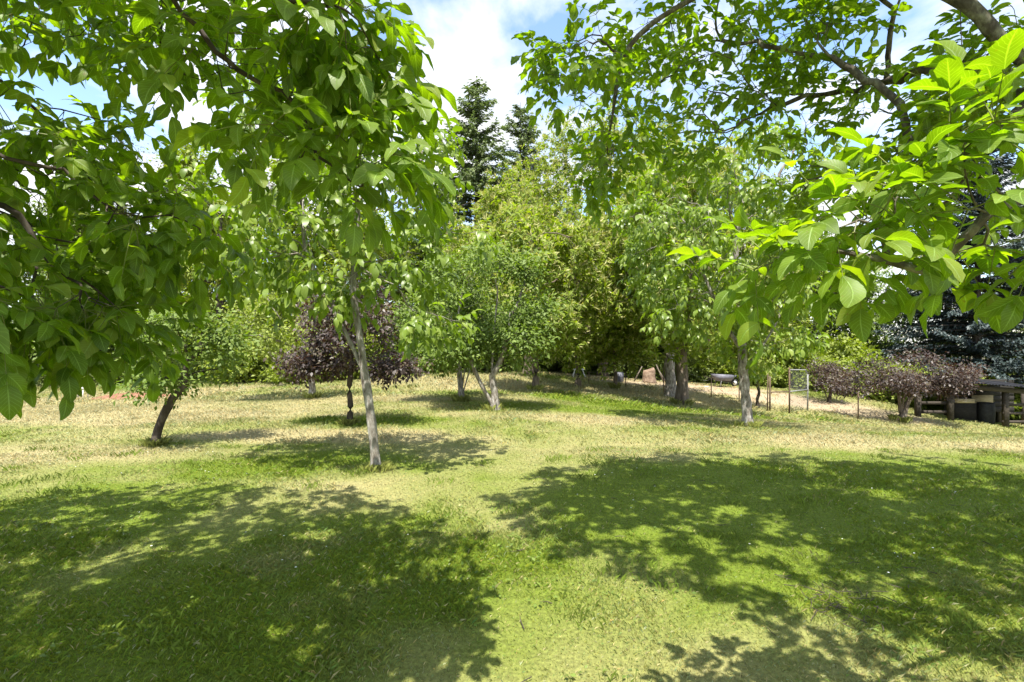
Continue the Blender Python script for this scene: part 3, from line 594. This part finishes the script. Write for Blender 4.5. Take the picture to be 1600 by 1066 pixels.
# twin-stemmed hazels
broadleaf('hazel_tree', hz(770, 641), 'hazel tree of two bare stems that part at the ground', 'tree', [(230, (-.1, 0, 2.5), (1.45, 1.3, 1.35), .55), (60, (-.9, 0, 1.5), (.7, .7, .5), .4), (50, (.7, 0, 1.6), (.7, .7, .6), .4)],
          [[(0.06, 0, 0), (.04, 0, .45), (-.02, 0, .8), (.02, .1, 1.7), (.1, .1, 2.6)], [(.06, 0, 0), (-.16, -.03, .4), (-.34, -.05, .75), (-.7, 0, 1.6), (-.8, 0, 2.3)], [(-.02, 0, .8), (.2, 0, 1.2), (.4, 0, 1.9)]], (.004, .075), M['hazel'], M['bark'], 64, .16, .10, .2, .25, .5, 41)
broadleaf('hazel_tree', hz(721, 627), 'hazel tree with a fan of three pale stems', 'tree', [(200, (-.2, .1, 2.3), (1.5, 1.3, 1.25), .55), (60, (-.9, 0, 1.2), (.8, .7, .5), .4)],
          [[(0, 0, 0), (-.03, 0, .5), (-.1, 0, 1.2), (-.2, 0, 2.2)], [(0, 0, 0), (.12, 0, .5), (.3, .1, 1.1), (.5, .2, 2.0)], [(0, 0, 0), (.04, 0, .5), (.1, 0, 1.0), (.1, .3, 1.9)]], (.004, .075), M['hazel'], M['bark'], 64, .16, .10, .2, .25, .4, 42)
# purple plums
broadleaf('plum_tree', hz(546, 664), 'round purple leaved plum tree on one thin trunk in the meadow', 'tree', [(130, (.05, 0, 1.72), (1.0, 1.0, .85), .45), (46, (-.8, 0, 1.15), (.55, .6, .26), .2), (46, (.85, .1, 1.12), (.55, .6, .26), .2), (26, (.35, 0, 2.45), (.4, .4, .3), .1), (24, (-.5, -.2, 2.1), (.4, .4, .3), .1)],
          [[(0, 0, 0), (.02, 0, .35), (.0, 0, .75), (.06, 0, 1.3), (.08, 0, 1.8)]], (.003, .045), M['purple'], M['bark_dark'], 56, .12, .085, .16, .25, .5, 43)
broadleaf('plum_tree', hz(1406, 659), 'wide purple leaved plum tree on a clump of stems beside the shelter', 'tree', [(230, (.5, 0, 1.9), (2.5, 1.6, .75), .5), (60, (2.3, 0, 1.45), (.9, .9, .4), .3), (50, (-1.8, 0, 1.5), (.8, .8, .5), .3)],
          [[(0, 0, 0), (0, 0, .6), (-.05, 0, 1.2), (-.2, 0, 1.9)], [(.0, 0, 0), (.1, 0, .6), (.25, 0, 1.2), (.7, 0, 1.9)], [(0, 0, 0), (.15, 0, .3), (.5, .1, .9), (1.2, 0, 1.6)]], (.004, .10), M['purple'], M['bark_brown'], 44, .17, .11, .22, .25, .5, 44)
broadleaf('plum_tree', hz(1295, 629), 'small dark purple plum bush beside the wire gate', 'tree', [(110, (.1, 0, 1.2), (1.0, .9, .75), .4)],
          [[(0, 0, 0), (.08, 0, .4), (.2, 0, .8), (.15, 0, 1.3)], [(0, 0, 0), (-.15, 0, .4), (-.3, 0, .9)]], (.004, .06), M['purple'], M['bark_dark'], 44, .16, .10, .2, .25, .4, 45)
# leaning small tree
broadleaf('apple_tree', hz(241, 697), 'small apple tree with a dark trunk leaning far over', 'tree', [(150, (.4, 0, 1.45), (.85, .8, .62), .45), (40, (.1, 0, 1.0), (.45, .45, .25), .3)],
          [[(0, 0, 0), (.06, 0, .25), (.16, 0, .5), (.32, 0, .78), (.44, 0, .9), (.5, 0, 1.4)]], (.003, .05), M['hazel'], M['bark_dark'], 46, .13, .08, .14, .25, .6, 46)
# small green tree behind the purple plum, and one by the gate
broadleaf('linden_tree', hz(487, 623), 'light green young tree on a grey trunk close behind the purple plum', 'tree', [(220, (-.9, .3, 2.0), (1.9, 1.5, 1.25), .5)],
          [[(0, 0, 0), (0, 0, .5), (-.2, 0, 1.0), (-.6, 0, 2.0)]], (.004, .075), M['bush'], M['bark'], 50, .19, .12, .22, .25, .5, 47)
broadleaf('apple_tree', hz(1185, 637), 'slim crooked sapling between the stout walnut and the gate', 'tree', [(60, (.1, 0, 1.5), (.7, .6, .5), .3)],
          [[(0, 0, 0), (-.05, 0, .3), (.03, 0, .6), (-.06, 0, 1.0), (.05, 0, 1.4)]], (.004, .05), M['bush'], M['bark_dark'], 40, .15, .10, .15, .25, .6, 48)
broadleaf('walnut_tree', hz(1050, 622) + np.array([.1, .5, 0]), 'pale barked tree half hidden behind the thickest chestnut trunk', 'tree', [(200, (0, .6, 3.9), (1.8, 1.6, 1.9), .5)],
          [[(0, 0, 0), (0, 0, .6), (-.05, 0, 1.3), (0, .2, 2.6), (0, .5, 4)]], (.005, .17), M['hazel'], M['bark'], 44, .2, .13, .25, .25, .5, 49)

# --- conifers
def conifer(name, base, H, R, z0, label, mat, seed, nl=62, ne=3, sz=.42):
    g = np.random.default_rng(seed); b = np.array(base, float); root = empty(name, b, label, 'tree')
    mb = MB(); mb.tube([(0, 0, -.2), (0, 0, H * .5), (0, 0, H)], (H * .014, H * .009, .02), 10)
    P, D, Nn = [], [], []
    for i in range(nl):
        t = (i + g.random()) / nl; z = z0 + (H * .985 - z0) * t
        for k in range(int(g.integers(4, 7))):
            a = g.uniform(0, 6.28); Lb = (R * (1 - t) ** .7 + .3) * g.uniform(.6, 1.12); dr = g.uniform(.05, .32) * (1 - t * .9)
            n = max(3, int(Lb / .17)); s_ = np.linspace(.12, 1, n); zz = z + Lb * (.18 * s_ - dr * s_ ** 2 * 1.6 + .14 * s_ ** 4)
            bp = np.stack([math.cos(a) * Lb * s_, math.sin(a) * Lb * s_, zz], 1)
            if Lb > .5: mb.tube(np.vstack([[0, 0, z], bp]), np.linspace(.012 + .012 * Lb, .006, n + 1), 4, False)
            side = np.array([-math.sin(a), math.cos(a), 0]); rad = np.array([math.cos(a), math.sin(a), 0])
            for j in range(n):
                w = (1 - abs(s_[j] - .45)) * .55
                for sg in (-1, 1):
                    for e in range(ne):
                        P.append(bp[j] + g.normal(0, .07, 3)); D.append(rad * g.uniform(.4, .9) + side * sg * g.uniform(.3, 1.1) * w * 1.6 + np.array([0, 0, g.uniform(-.45, .1)])); Nn.append(np.array([0, 0, 1.]) + g.normal(0, .5, 3))
    mb.build('trunk', M['bark_dark'], root)
    P = np.array(P); n = len(P); arr = (P, frames(np.array(D), np.array(Nn)), sz * g.uniform(.6, 1.25, n), np.clip(g.normal(.45, .27, n), 0, 1))
    crown_part(root, arr, np.zeros(3), mat, 'narrow', wide=np.full(n, 1.25)); return root
fir = conifer('fir_tree', (-2.75, 40, tz(-2.75, 40)), 22.2, 5.6, 2.0, 'tallest dark fir with a pointed top against the clouds', M['fir'], 61)
copy_tree(fir, (.75, 46, tz(.75, 46)), 2.1, (.95, .95, 1.04), 'second fir standing just beside the tallest pointed fir')
copy_tree(fir, (-6.8, 44, tz(-6.8, 44)), 4.0, (1.0, 1.0, .70), 'shorter dark fir at the foot of the tallest fir, mostly behind leaves')
sp = conifer('spruce_tree', (25.0, 27.5, tz(25, 27.5)), 15.5, 4.6, 1.6, 'blue grey spruce with drooping boughs rising behind the shelter', M['spruce'], 62, 66, 6, .24)
copy_tree(fir, (33, 30, tz(33, 30)), .8, (1.1, 1.1, .75), 'dark fir filling the shade right beside the blue grey spruce')

# --- woodland behind the field: a few kinds, copied
def wood_tree(seed, H, R, z0, leafm, label, m=60, size=.2, sig=.36, ntip=260, group='broadleaf trees in the wood behind the field', name='woodland_tree', shell=.6):
    g = np.random.default_rng(seed); E = []
    for k in range(7):
        a = k * 2.4; t = k / 6; rr = R * (.62 - .3 * t); E.append((ntip // 7, (R * .5 * math.cos(a) * (1 - t * .6), R * .5 * math.sin(a) * (1 - t * .6), z0 + (H - z0) * (.18 + .68 * t)), (rr, rr, (H - z0) * .2), shell))
    return broadleaf(name, (0, 0, 0), label, 'tree', E, [[(0, 0, -.1), (.05, 0, z0), (0, .1, z0 + (H - z0) * .5), (0, 0, H * .82)]], (.012, H * .022), leafm, M['bark_dark'], m, sig, size, .5, .25, z0 / H, seed, group=group)
GRP = 'broadleaf trees in the wood behind the field'
kinds = [wood_tree(71, 10, 3.6, 1.0, M['wood_leaf'], 'dark green broadleaf tree in the wood behind the field'),
         wood_tree(72, 8.5, 3.2, .7, M['hazel'], 'mid green bushy tree in the wood behind the field'),
         wood_tree(73, 9, 3.4, .8, M['bush'], 'bright yellow green tree in the wood behind the field')]
spots = [(-34, 30, 0, 1.2), (-29, 27, 2, .95), (-25, 30, 0, 1.25), (-21.5, 26.5, 1, 1.0), (-17.5, 29, 2, 1.35), (-14.5, 25.5, 2, 1.0), (-11.5, 28, 2, 1.3), (-8.2, 27, 2, 1.2), (-5.2, 29, 1, 1.1), (-2.6, 28, 0, .72), (2.5, 31, 0, .95), (8, 32.5, 0, 1.15),
         (11.5, 34, 1, 1.25), (16.5, 31.5, 2, 1.05), (18.5, 33, 0, 1.2), (23, 34, 1, 1.1), (28, 33, 0, 1.2), (34, 31, 1, 1.2), (-38, 24, 1, 1.1), (-27, 22, 0, .9), (-22, 36, 0, 1.45), (-13, 37, 0, 1.4), (13, 40, 0, 1.5), (24, 42, 0, 1.5), (40, 38, 0, 1.5), (-33, 40, 1, 1.6), (-44, 32, 0, 1.5), (46, 30, 1, 1.4)]
used = [False] * 3
for q, (x, y, k, s_) in enumerate(spots):
    rz = rng.uniform(0, 6.28); sc = (s_ * rng.uniform(.92, 1.1), s_ * rng.uniform(.92, 1.1), s_)
    if not used[k]:
        o = kinds[k]; o.location = (x, y, tz(x, y)); o.rotation_euler = (0, 0, rz); o.scale = sc; used[k] = True
    else: copy_tree(kinds[k], (x, y, tz(x, y)), rz, sc)
gt = wood_tree(75, 14.5, 3.0, 4.0, M['grey_leaf'], 'tall thin grey leaved tree showing against the cloud above the wood', m=26, size=.16, sig=.42, ntip=210, group='sparse grey trees above the wood')
gt.location = (-20.5, 31, tz(-20.5, 31))
for (x, y, s_) in ((-16.5, 33, .98), (-24.5, 32, 1.05), (3.4, 37, .86), (-7.2, 34, .8)): copy_tree(gt, (x, y, tz(x, y)), x, (s_, s_, s_))
# shrubs along the wood's edge and on the bank
def shrub(seed, leafm, label, group, name='shrub', size=.11):
    return broadleaf(name, (0, 0, 0), label, 'shrub', [(120, (0, 0, .85), (1.25, 1.0, .75), .5), (30, (.7, .1, .5), (.6, .6, .4), .3)], [[(0, 0, -.05), (.05, 0, .3), (0, 0, .7)], [(0, 0, 0), (.3, .1, .4), (.6, .1, .8)], [(0, 0, 0), (-.3, 0, .4), (-.6, .1, .8)]], (.004, .05), leafm, M['bark_dark'], 40, .17, size, .2, .25, .2, seed, group=group)
sg = 'shrubs along the edge of the wood'; bgp = 'bright shrubs on the bank'
s1 = shrub(81, M['wood_leaf'], 'dark leafy shrub at the edge of the wood', sg, size=.14); s2 = shrub(82, M['bush'], 'bright green shrub on the bank behind the bare dirt', bgp, size=.14)
first = [True, True]
def put(k, src, x, y, s_):
    sc = (s_ * rng.uniform(.9, 1.25), s_, s_ * rng.uniform(.85, 1.15)); rz = rng.uniform(0, 6.28)
    if first[k]: src.location = (x, y, tz(x, y)); src.rotation_euler = (0, 0, rz); src.scale = sc; first[k] = False
    else: copy_tree(src, (x, y, tz(x, y)), rz, sc)
for x in np.arange(-36, 14, 1.9): put(0, s1, x + rng.uniform(-.5, .5), 26.2 + rng.uniform(-.6, 1.2) + (3.2 if x > 0 else 0), rng.uniform(.8, 1.35))
for x in np.arange(-50, 60, 3.4): put(0, s1, x + rng.uniform(-.8, .8), 34 + rng.uniform(-1.5, 1.5), rng.uniform(2.2, 3.0))
for (x, y, s_) in ((16.0, 26.0, 1.1), (15.4, 28.2, 1.4), (17.4, 25.6, 1.2), (18.6, 25.0, 1.3), (20.6, 25.4, 1.2), (22.4, 26, 1.3), (12.6, 29.2, 1.5), (14.2, 28.6, 1.7), (17.5, 27.5, 1.7), (24.5, 27, 1.5), (10.6, 30.2, 1.5), (27, 26, 1.5), (-9.2, 22.6, 1.2), (-10.8, 23.5, 1.5), (-7.4, 23.6, 1.3), (-12.6, 24.2, 1.4)): put(1, s2, x, y, s_)

# ------------------------------------------------------------------ wire fence, gate, shelter and yard things
def ztop(px, py, base): return CAMZ - (py - CY) / FPX * base[1]
posts = [(920, 581, 598), (978, 581, 605), (1037.5, 573, 615), (1111, 592, 621), (1155, 597, 626), (1199, 584, 643)]
fb = [at_ground(x, y1) for (x, y0, y1) in posts]
fence = empty('wire_fence', fb[0], 'low wire fence on thin rusty posts below the chestnut trees', 'fence')
tops = []
for (x, y0, y1), b in zip(posts, fb):
    zt = ztop(x, y0, b); mb = MB(); l = rng.uniform(-.03, .03, 2); t = np.array([b[0] + l[0], b[1] + l[1], zt]); tops.append(t)
    mb.tube([b - (0, 0, .15), (b + t) / 2, t], (.022, .022, .02), 8); o = mb.build('post', M['rust'], fence); o.data.transform(Matrix.Translation(-Vector(fb[0])))
for hfrac in (.3, .62, .95):
    mb = MB(); P = [b + (t - b) * hfrac for b, t in zip(fb, tops)]; pts = smooth_path(P, .5); mb.tube(pts, .0025, 4); o = mb.build('wire', M['metal'], fence); o.data.transform(Matrix.Translation(-Vector(fb[0])))
def gate():
    b0 = at_ground(1203, 643); b1 = at_ground(1233.5, 646); b2 = at_ground(1262, 642)
    g = empty('wire_gate', b1, 'grey metal gate frame with wire mesh standing on the bare dirt', 'gate'); T = Matrix.Translation(-Vector(b1))
    def part(name, mb, m): o = mb.build(name, m, g, smooth=False); o.data.transform(T); return o
    z0 = ztop(0, 588, b0); z1 = ztop(0, 574, b1); z2 = ztop(0, 585, b2)
    part('post', MB().tube([b0 - (0, 0, .1), (b0[0], b0[1], z0)], .03, 8), M['rust']); part('post', MB().tube([b1 - (0, 0, .1), (b1[0], b1[1], z1)], .03, 8), M['rust']); part('post', MB().tube([b2 - (0, 0, .1), (b2[0], b2[1], z2)], .03, 8), M['metal'])
    ra = [b0[0], b0[1], ztop(0, 613, b0)]; rb = [b1[0], b1[1], ztop(0, 612, b1)]; rc = [b2[0], b2[1], ztop(0, 609, b2)]
    part('rail', MB().tube([ra, rb], .022, 6), M['rust']); part('rail', MB().tube([rb, rc], .024, 6), M['metal'])
    ta = [b1[0], b1[1], ztop(0, 578, b1)]; tb = [b2[0] - .1, b2[1], ztop(0, 578, b2)]; part('rail', MB().tube([ta, tb, [b2[0], b2[1], z2]], .024, 6), M['metal'])
    mb = MB(); A_, B_ = np.array(b1), np.array(b2); Ht = z1 - b1[2] - .08
    n = 16
    for k in range(-n, n + 1):
        for sgn in (1, -1):
            pts = []
            for u in np.linspace(0, 1, 9):
                v = (k / n + u * sgn) if sgn > 0 else (k / n + 1 - u + 0)
                if 0 <= v <= 1: pts.append(A_ + (B_ - A_) * u + np.array([0, 0, .04 + v * Ht * (1 - .1 * u)]))
            if len(pts) > 1: mb.tube(np.array(pts), .0022, 3, False)
    o = part('wire_mesh', mb, M['wiregrey']); o['kind'] = 'stuff'
gate()
def lone_post():
    b = at_ground(1341, 656); tag(MB().tube([b - (0, 0, .1), (b[0], b[1], ztop(0, 606, b))], (.026, .024), 8).build('fence_post', M['rust'], None, b), 'single thin metal post standing between the gate and purple plum', 'post')
lone_post()

def shelter():
    y0 = 21.5; xs = (1434, 1485, 1571, 1605); b = np.array([19.2, y0, tz(19.2, y0)])
    g = empty('wooden_shelter', b, 'dark open sided wooden shelter with a low sheet roof beside the purple plum', 'shelter')
    def part(name, mb, m, par=None): o = mb.build(name, m, par or g); o.data.transform(Matrix.Translation(-Vector(b))); return o
    X = lambda p, d=y0: (p - CX) / FPX * d
    zr = lambda p, d=y0: CAMZ - (p - CY) / FPX * d
    for p, yt in ((1485, 601), (1571, 609), (1612, 613)):
        x = X(p); part('post', MB().box((x, y0, (tz(x, y0) - .1 + zr(yt)) / 2), (.17, .17, zr(yt) - tz(x, y0) + .1)), M['darkwood'])
    for p, yt in ((1492, 602), (1560, 607), (1600, 610)):
        x = X(p, y0 + 2.2); part('post', MB().box((x, y0 + 2.2, (tz(x, y0 + 2.2) - .1 + zr(yt, y0 + 2.2)) / 2), (.15, .15, zr(yt, y0 + 2.2) - tz(x, y0 + 2.2) + .1)), M['darkwood'])
    xl, xr_ = X(1478), X(1625); zl, zr2 = zr(601), zr(613)
    sl = math.atan2(zr2 - zl, xr_ - xl)
    part('beam', MB().box(((xl + xr_) / 2, y0 - .12, (zl + zr2) / 2 - .02), (xr_ - xl, .06, .2), 0, 0, -sl), M['darkwood'])
    n = 6
    for k in range(n):
        x0 = xl - .2 + (xr_ - xl + .4) * k / n; w = (xr_ - xl + .4) / n; rows = 13; V = []; F = []
        for i in range(rows):
            xx = x0 + (w + .05) * i / (rows - 1); zz = zl + (xx - xl) * math.tan(sl) + .17 + .02 * math.cos(i * math.pi) + .006 * (k % 2)
            V += [[xx, y0 - .5, zz], [xx, y0 + 2.9, zz + .16], [xx, y0 - .5, zz - .012], [xx, y0 + 2.9, zz + .148]]
        for i in range(rows - 1):
            a = i * 4; F += [[a, a + 4, a + 5, a + 1], [a + 2, a + 3, a + 7, a + 6], [a, a + 2, a + 6, a + 4]]
        mb = MB(); mb.add(np.array(V), np.array(F)); part('roof_sheet', mb, M['roof'])
    for k in range(6):
        zc = tz(19, y0 + 2) + .10 + k * .252
        part('back_board', MB().box((X(1530, y0 + 2.1), y0 + 2.05 + .01 * (k % 2), zc), (3.1, .03, .24)), M['shadewood'])
    for k in range(3):
        part('rail', MB().box((X(1588), y0 + .02, tz(X(1588), y0) + .28 + k * .36), (X(1612) - X(1571), .05, .11)), M['darkwood'])
    for k in range(2):
        part('rail', MB().box((X(1459), y0 + .1, tz(X(1459), y0) + .25 + k * .38), (X(1485) - X(1434), .05, .13)), M['darkwood'])
    x = X(1434); part('post', MB().box((x, y0, (tz(x, y0) - .1 + zr(616)) / 2), (.17, .17, zr(616) - tz(x, y0) + .1)), M['darkwood'])
    # things under the roof
    x = X(1500, y0 + .9); z = tz(x, y0 + .9)
    mb = MB().box((x, y0 + .9, z + .36), (.9, .6, .72)); c = mb.build('crate', M['shadewood'], None, (x, y0 + .9, z)); tag(c, 'dark wooden crate on the ground inside the shelter', 'crate')
    mb = MB().box((x, y0 + .85, z + .80), (.75, .5, .14)).box((x, y0 + .85, z + .885), (.79, .54, .03)); c = mb.build('box', M['palewood'], None, (x, y0 + .85, z + .72)); tag(c, 'tan box lying on top of the dark crate', 'box')
    x = X(1535, y0 + 1.6); z = tz(x, y0 + 1.6); mb = MB().box((x, y0 + 1.6, z + 1.0), (.95, .03, .42)).box((x - .3, y0 + 1.62, z + .5), (.06, .04, 1.0)).box((x + .3, y0 + 1.62, z + .5), (.06, .04, 1.0)); c = mb.build('board', M['palewood'], None, (x, y0 + 1.6, z)); tag(c, 'pale board on two legs standing under the shelter roof', 'board')
    x = X(1540, y0 + .7); z = tz(x, y0 + .7); mb = MB(); mb.tube([(x, y0 + .7, z), (x, y0 + .7, z + .03), (x, y0 + .7, z + .45), (x, y0 + .7, z + .85), (x, y0 + .7, z + .9)], (.28, .3, .32, .3, .27), 16); c = mb.build('barrel', M['black'], None, (x, y0 + .7, z)); tag(c, 'black barrel standing in the dark of the shelter', 'barrel')
shelter()

def yard():
    # sawhorse
    b = at_ground(911, 593); b = b + (0, 1.6, 0); b[2] = tz(b[0], b[1]); g = empty('sawhorse', b, 'small white sawhorse in the long grass behind the fence', 'sawhorse')
    MB().box((0, 0, .38), (.62, .08, .06)).build('beam', M['white'], g)
    for sx in (-1, 1):
        for sy in (-1, 1): MB().tube([(sx * .3, sy * .2, 0), (sx * .2, sy * .02, .37)], .022, 6).build('leg', M['white'], g)
    # bucket
    b = at_ground(1104, 604); g = empty('bucket', b, 'white plastic bucket standing on the bare dirt', 'bucket'); d = b[1]; s_ = d / 22
    mb = MB(); mb.tube([(0, 0, 0), (0, 0, .015), (0, 0, .34), (0, 0, .36), (0, 0, .335), (0, 0, .03)], np.array([.11, .125, .15, .165, .14, .11]), 20, False); o = mb.build('body', M['white'], g, smooth=True)
    a = np.linspace(0, math.pi, 12); MB().tube(np.stack([.155 * np.cos(a), .05 + .10 * np.sin(a), .33 - .05 * np.sin(a)], 1), .004, 5).build('handle', M['metal'], g); MB().tube([(0, 0, .0), (0, 0, .012)], .11, 16).build('base', M['white'], g)
    # wheelbarrow
    b = at_ground(1131, 605); g = empty('wheelbarrow', b, 'grey wheelbarrow with one black wheel parked on the dirt', 'wheelbarrow', None, .25)
    mb = MB(); V = np.array([[-.42, -.2, .32], [.28, -.2, .32], [.28, .2, .32], [-.42, .2, .32], [-.55, -.32, .66], [.52, -.32, .60], [.52, .32, .60], [-.55, .32, .66], [-.51, -.28, .655], [.48, -.28, .595], [.48, .28, .595], [-.51, .28, .655], [-.4, -.18, .35], [.26, -.18, .35], [.26, .18, .35], [-.4, .18, .35]])
    mb.add(V, [[0, 3, 2, 1], [0, 1, 5, 4], [1, 2, 6, 5], [2, 3, 7, 6], [3, 0, 4, 7], [4, 5, 9, 8], [5, 6, 10, 9], [6, 7, 11, 10], [7, 4, 8, 11], [8, 9, 13, 12], [9, 10, 14, 13], [10, 11, 15, 14], [11, 8, 12, 15], [12, 13, 14, 15]]); mb.build('tub', M['greyp'], g)
    for sy in (-1, 1):
        MB().tube([(.62, sy * .05, .2), (.2, sy * .17, .29), (-.5, sy * .26, .42), (-.95, sy * .29, .55)], .017, 6).build('handle', M['darkwood'], g)
        MB().tube([(-.3, sy * .22, .38), (-.38, sy * .22, 0)], .016, 6).build('leg', M['metal'], g)
    a = np.linspace(0, 2 * math.pi, 25); mb = MB(); mb.tube(np.stack([.62 + .16 * np.cos(a), 0 * a, .2 + .16 * np.sin(a)], 1), .042, 8, False); w = mb.build('wheel', M['black'], g, smooth=True)
    MB().tube([(.62, -.05, .2), (.62, .05, .2)], .1, 14).build('rim', M['white'], w)
    # log pile: split wood leaning poles
    b = at_ground(1014, 598); g = empty('wood_stump', b, 'broad cut stump behind the fence with grey poles leaning by it', 'stump')
    a = np.linspace(0, 2 * math.pi, 15)[:-1]; rs = np.random.default_rng(5); mb = MB(); mb.tube([(0, 0, -.05), (.01, 0, .1), (0, .02, .35), (.02, 0, .6), (0, 0, .64)], (.40, .34, .3, .29, .26), 14); o = mb.build('stump_wood', M['stump'], g, smooth=True)
    for k, (x0, x1, h) in enumerate(((-.75, -.33, .75), (.8, .42, .95), (.98, .5, .8))):
        c = b + (x0, .15 * k, 0); c[2] = tz(c[0], c[1]); o = MB().tube([(c[0], c[1], c[2]), (b[0] + x1, c[1] + .05, c[2] + h)], (.035, .025), 8).build('pole', M['wood'], None, c); tag(o, ['weathered pole leaning against the near side of the cut stump', 'longest weathered pole propped beside the cut stump', 'short weathered pole beside the longest pole at the stump'][k], 'pole')
    # drum
    b = at_ground(971, 598) + (0, .5, 0); b[2] = tz(b[0], b[1]); o = MB().tube([(0, 0, 0), (0, 0, .02), (0, 0, .2), (0, 0, .22), (0, 0, .42), (0, 0, .44)], (.2, .22, .215, .225, .22, .19), 16).build('tub', M['greyp'], None, (0, 0, 0), True); o.location = tuple(b); tag(o, 'small grey plastic tub behind the fence wires', 'tub')
    # white table far left and red earth
    b = at_ground(126, 622); g = empty('garden_table', b, 'low white garden table at the far side of the dry field', 'table'); MB().box((0, 0, .36), (.45, .3, .03)).build('table_top', M['white'], g)
    for sx in (-1, 1):
        for sy in (-1, 1): MB().box((sx * .18, sy * .11, .1725), (.03, .03, .345)).build('leg', M['white'], g)
    b = at_ground(210, 622); r = np.random.default_rng(9); n = 28; m = 9; V = [[0, 0, .14]]; F = []
    for i in range(1, m + 1):
        for k in range(n):
            a = k * 2 * math.pi / n; t = i / m; q = 1 + .15 * math.sin(3 * a + 1) + .08 * math.sin(7 * a); V.append([1.5 * t * q * math.cos(a), .7 * t * q * math.sin(a), .14 * (1 - t * t) * (1 + .25 * r.normal() * (t < .95)) - .05 * (i == m)])
    F = [[1 + (i - 1) * n + k, 1 + i * n + k, 1 + i * n + (k + 1) % n, 1 + (i - 1) * n + (k + 1) % n] for i in range(1, m) for k in range(n)] + [[0, 1 + k, 1 + (k + 1) % n, 1 + (k + 2) % n] for k in range(0, n, 2)]
    o = link('red_earth_mound', mesh_arr('red_earth_mound', np.array(V), np.array(F), M['redsoil'], smooth=True), None, b); o['kind'] = 'structure'
yard()
# daisies and pale clover heads scattered in the short grass
def daisies():
    g = np.random.default_rng(3); n = 110; cl = g.integers(0, 14, n); cy = np.sqrt(g.uniform(5, 60, 14)); cx_ = g.uniform(-1, 1, 14) * cy; y = cy[cl] + g.normal(0, .35, n); x = cx_[cl] + g.normal(0, .4, n); z = terrain(x, y) + .035; V = []; F = []
    a = np.arange(6) * math.pi / 3; ring = np.stack([np.cos(a), np.sin(a), .25 * np.ones(6)], 1)
    for i in range(n):
        r = g.uniform(.004, .008); b = len(V); V += list(ring * r + (x[i], y[i], z[i])); V += [(x[i], y[i], z[i] + r * .6)]
        for k in (0, 2, 4): F.append([b + 6, b + k, b + (k + 1) % 6, b + (k + 2) % 6])
    o = link('daisies', mesh_arr('daisies', np.array(V), np.array(F), M['white'])); o['kind'] = 'stuff'; o['label'] = 'tiny white daisies scattered in the short grass'; o['category'] = 'flowers'
daisies()

# clover and plantain patches, and dead twigs lying in the grass
def weeds():
    g = np.random.default_rng(8); n = 9000; y = np.sqrt(g.uniform(3, 60, n)); x = g.uniform(-1, 1, n) * y; k = fbm(x * 1.1, y * 1.1, 91, 3) > .60; x = x[k]; y = y[k]; n = len(x)
    P = np.stack([x, y, terrain(x, y) + g.uniform(.01, .035, n)], 1); a = g.uniform(0, 6.28, n); D = np.stack([np.cos(a), np.sin(a), g.uniform(-.1, .5, n)], 1)
    V, F, A = merge(template('far'), P, frames(D, np.array([0, 0, 1.]) + g.normal(0, .25, (n, 3))), g.uniform(.015, .045, n), g.random(n))
    o = link('clover', mesh_arr('clover', V, F, M['hazel'], A)); o['kind'] = 'stuff'; o['label'] = 'low broad leaved weeds growing among the short grass'; o['category'] = 'weeds'
    mb = MB()
    for i in range(130):
        yy = math.sqrt(g.uniform(4, 50)); xx = g.uniform(-1, 1) * yy
        if i < 45: xx, yy = 1.95 + g.normal(0, .16), 3.1 + g.normal(0, .14)
        L_ = g.uniform(.04, .16); a = g.uniform(0, 6.28); q = np.array([xx, yy, tz(xx, yy) + .018]); d = np.array([math.cos(a), math.sin(a), g.uniform(-.05, .12)]) * L_; mb.tube([q, q + d * .5 + g.normal(0, .006, 3), q + d], (.003, .0025, .0012), 4, False)
    o = mb.build('twig_litter', M['bark_dark']); o['kind'] = 'stuff'; o['label'] = 'dead dark twigs lying in the short grass'; o['category'] = 'twigs'
weeds()
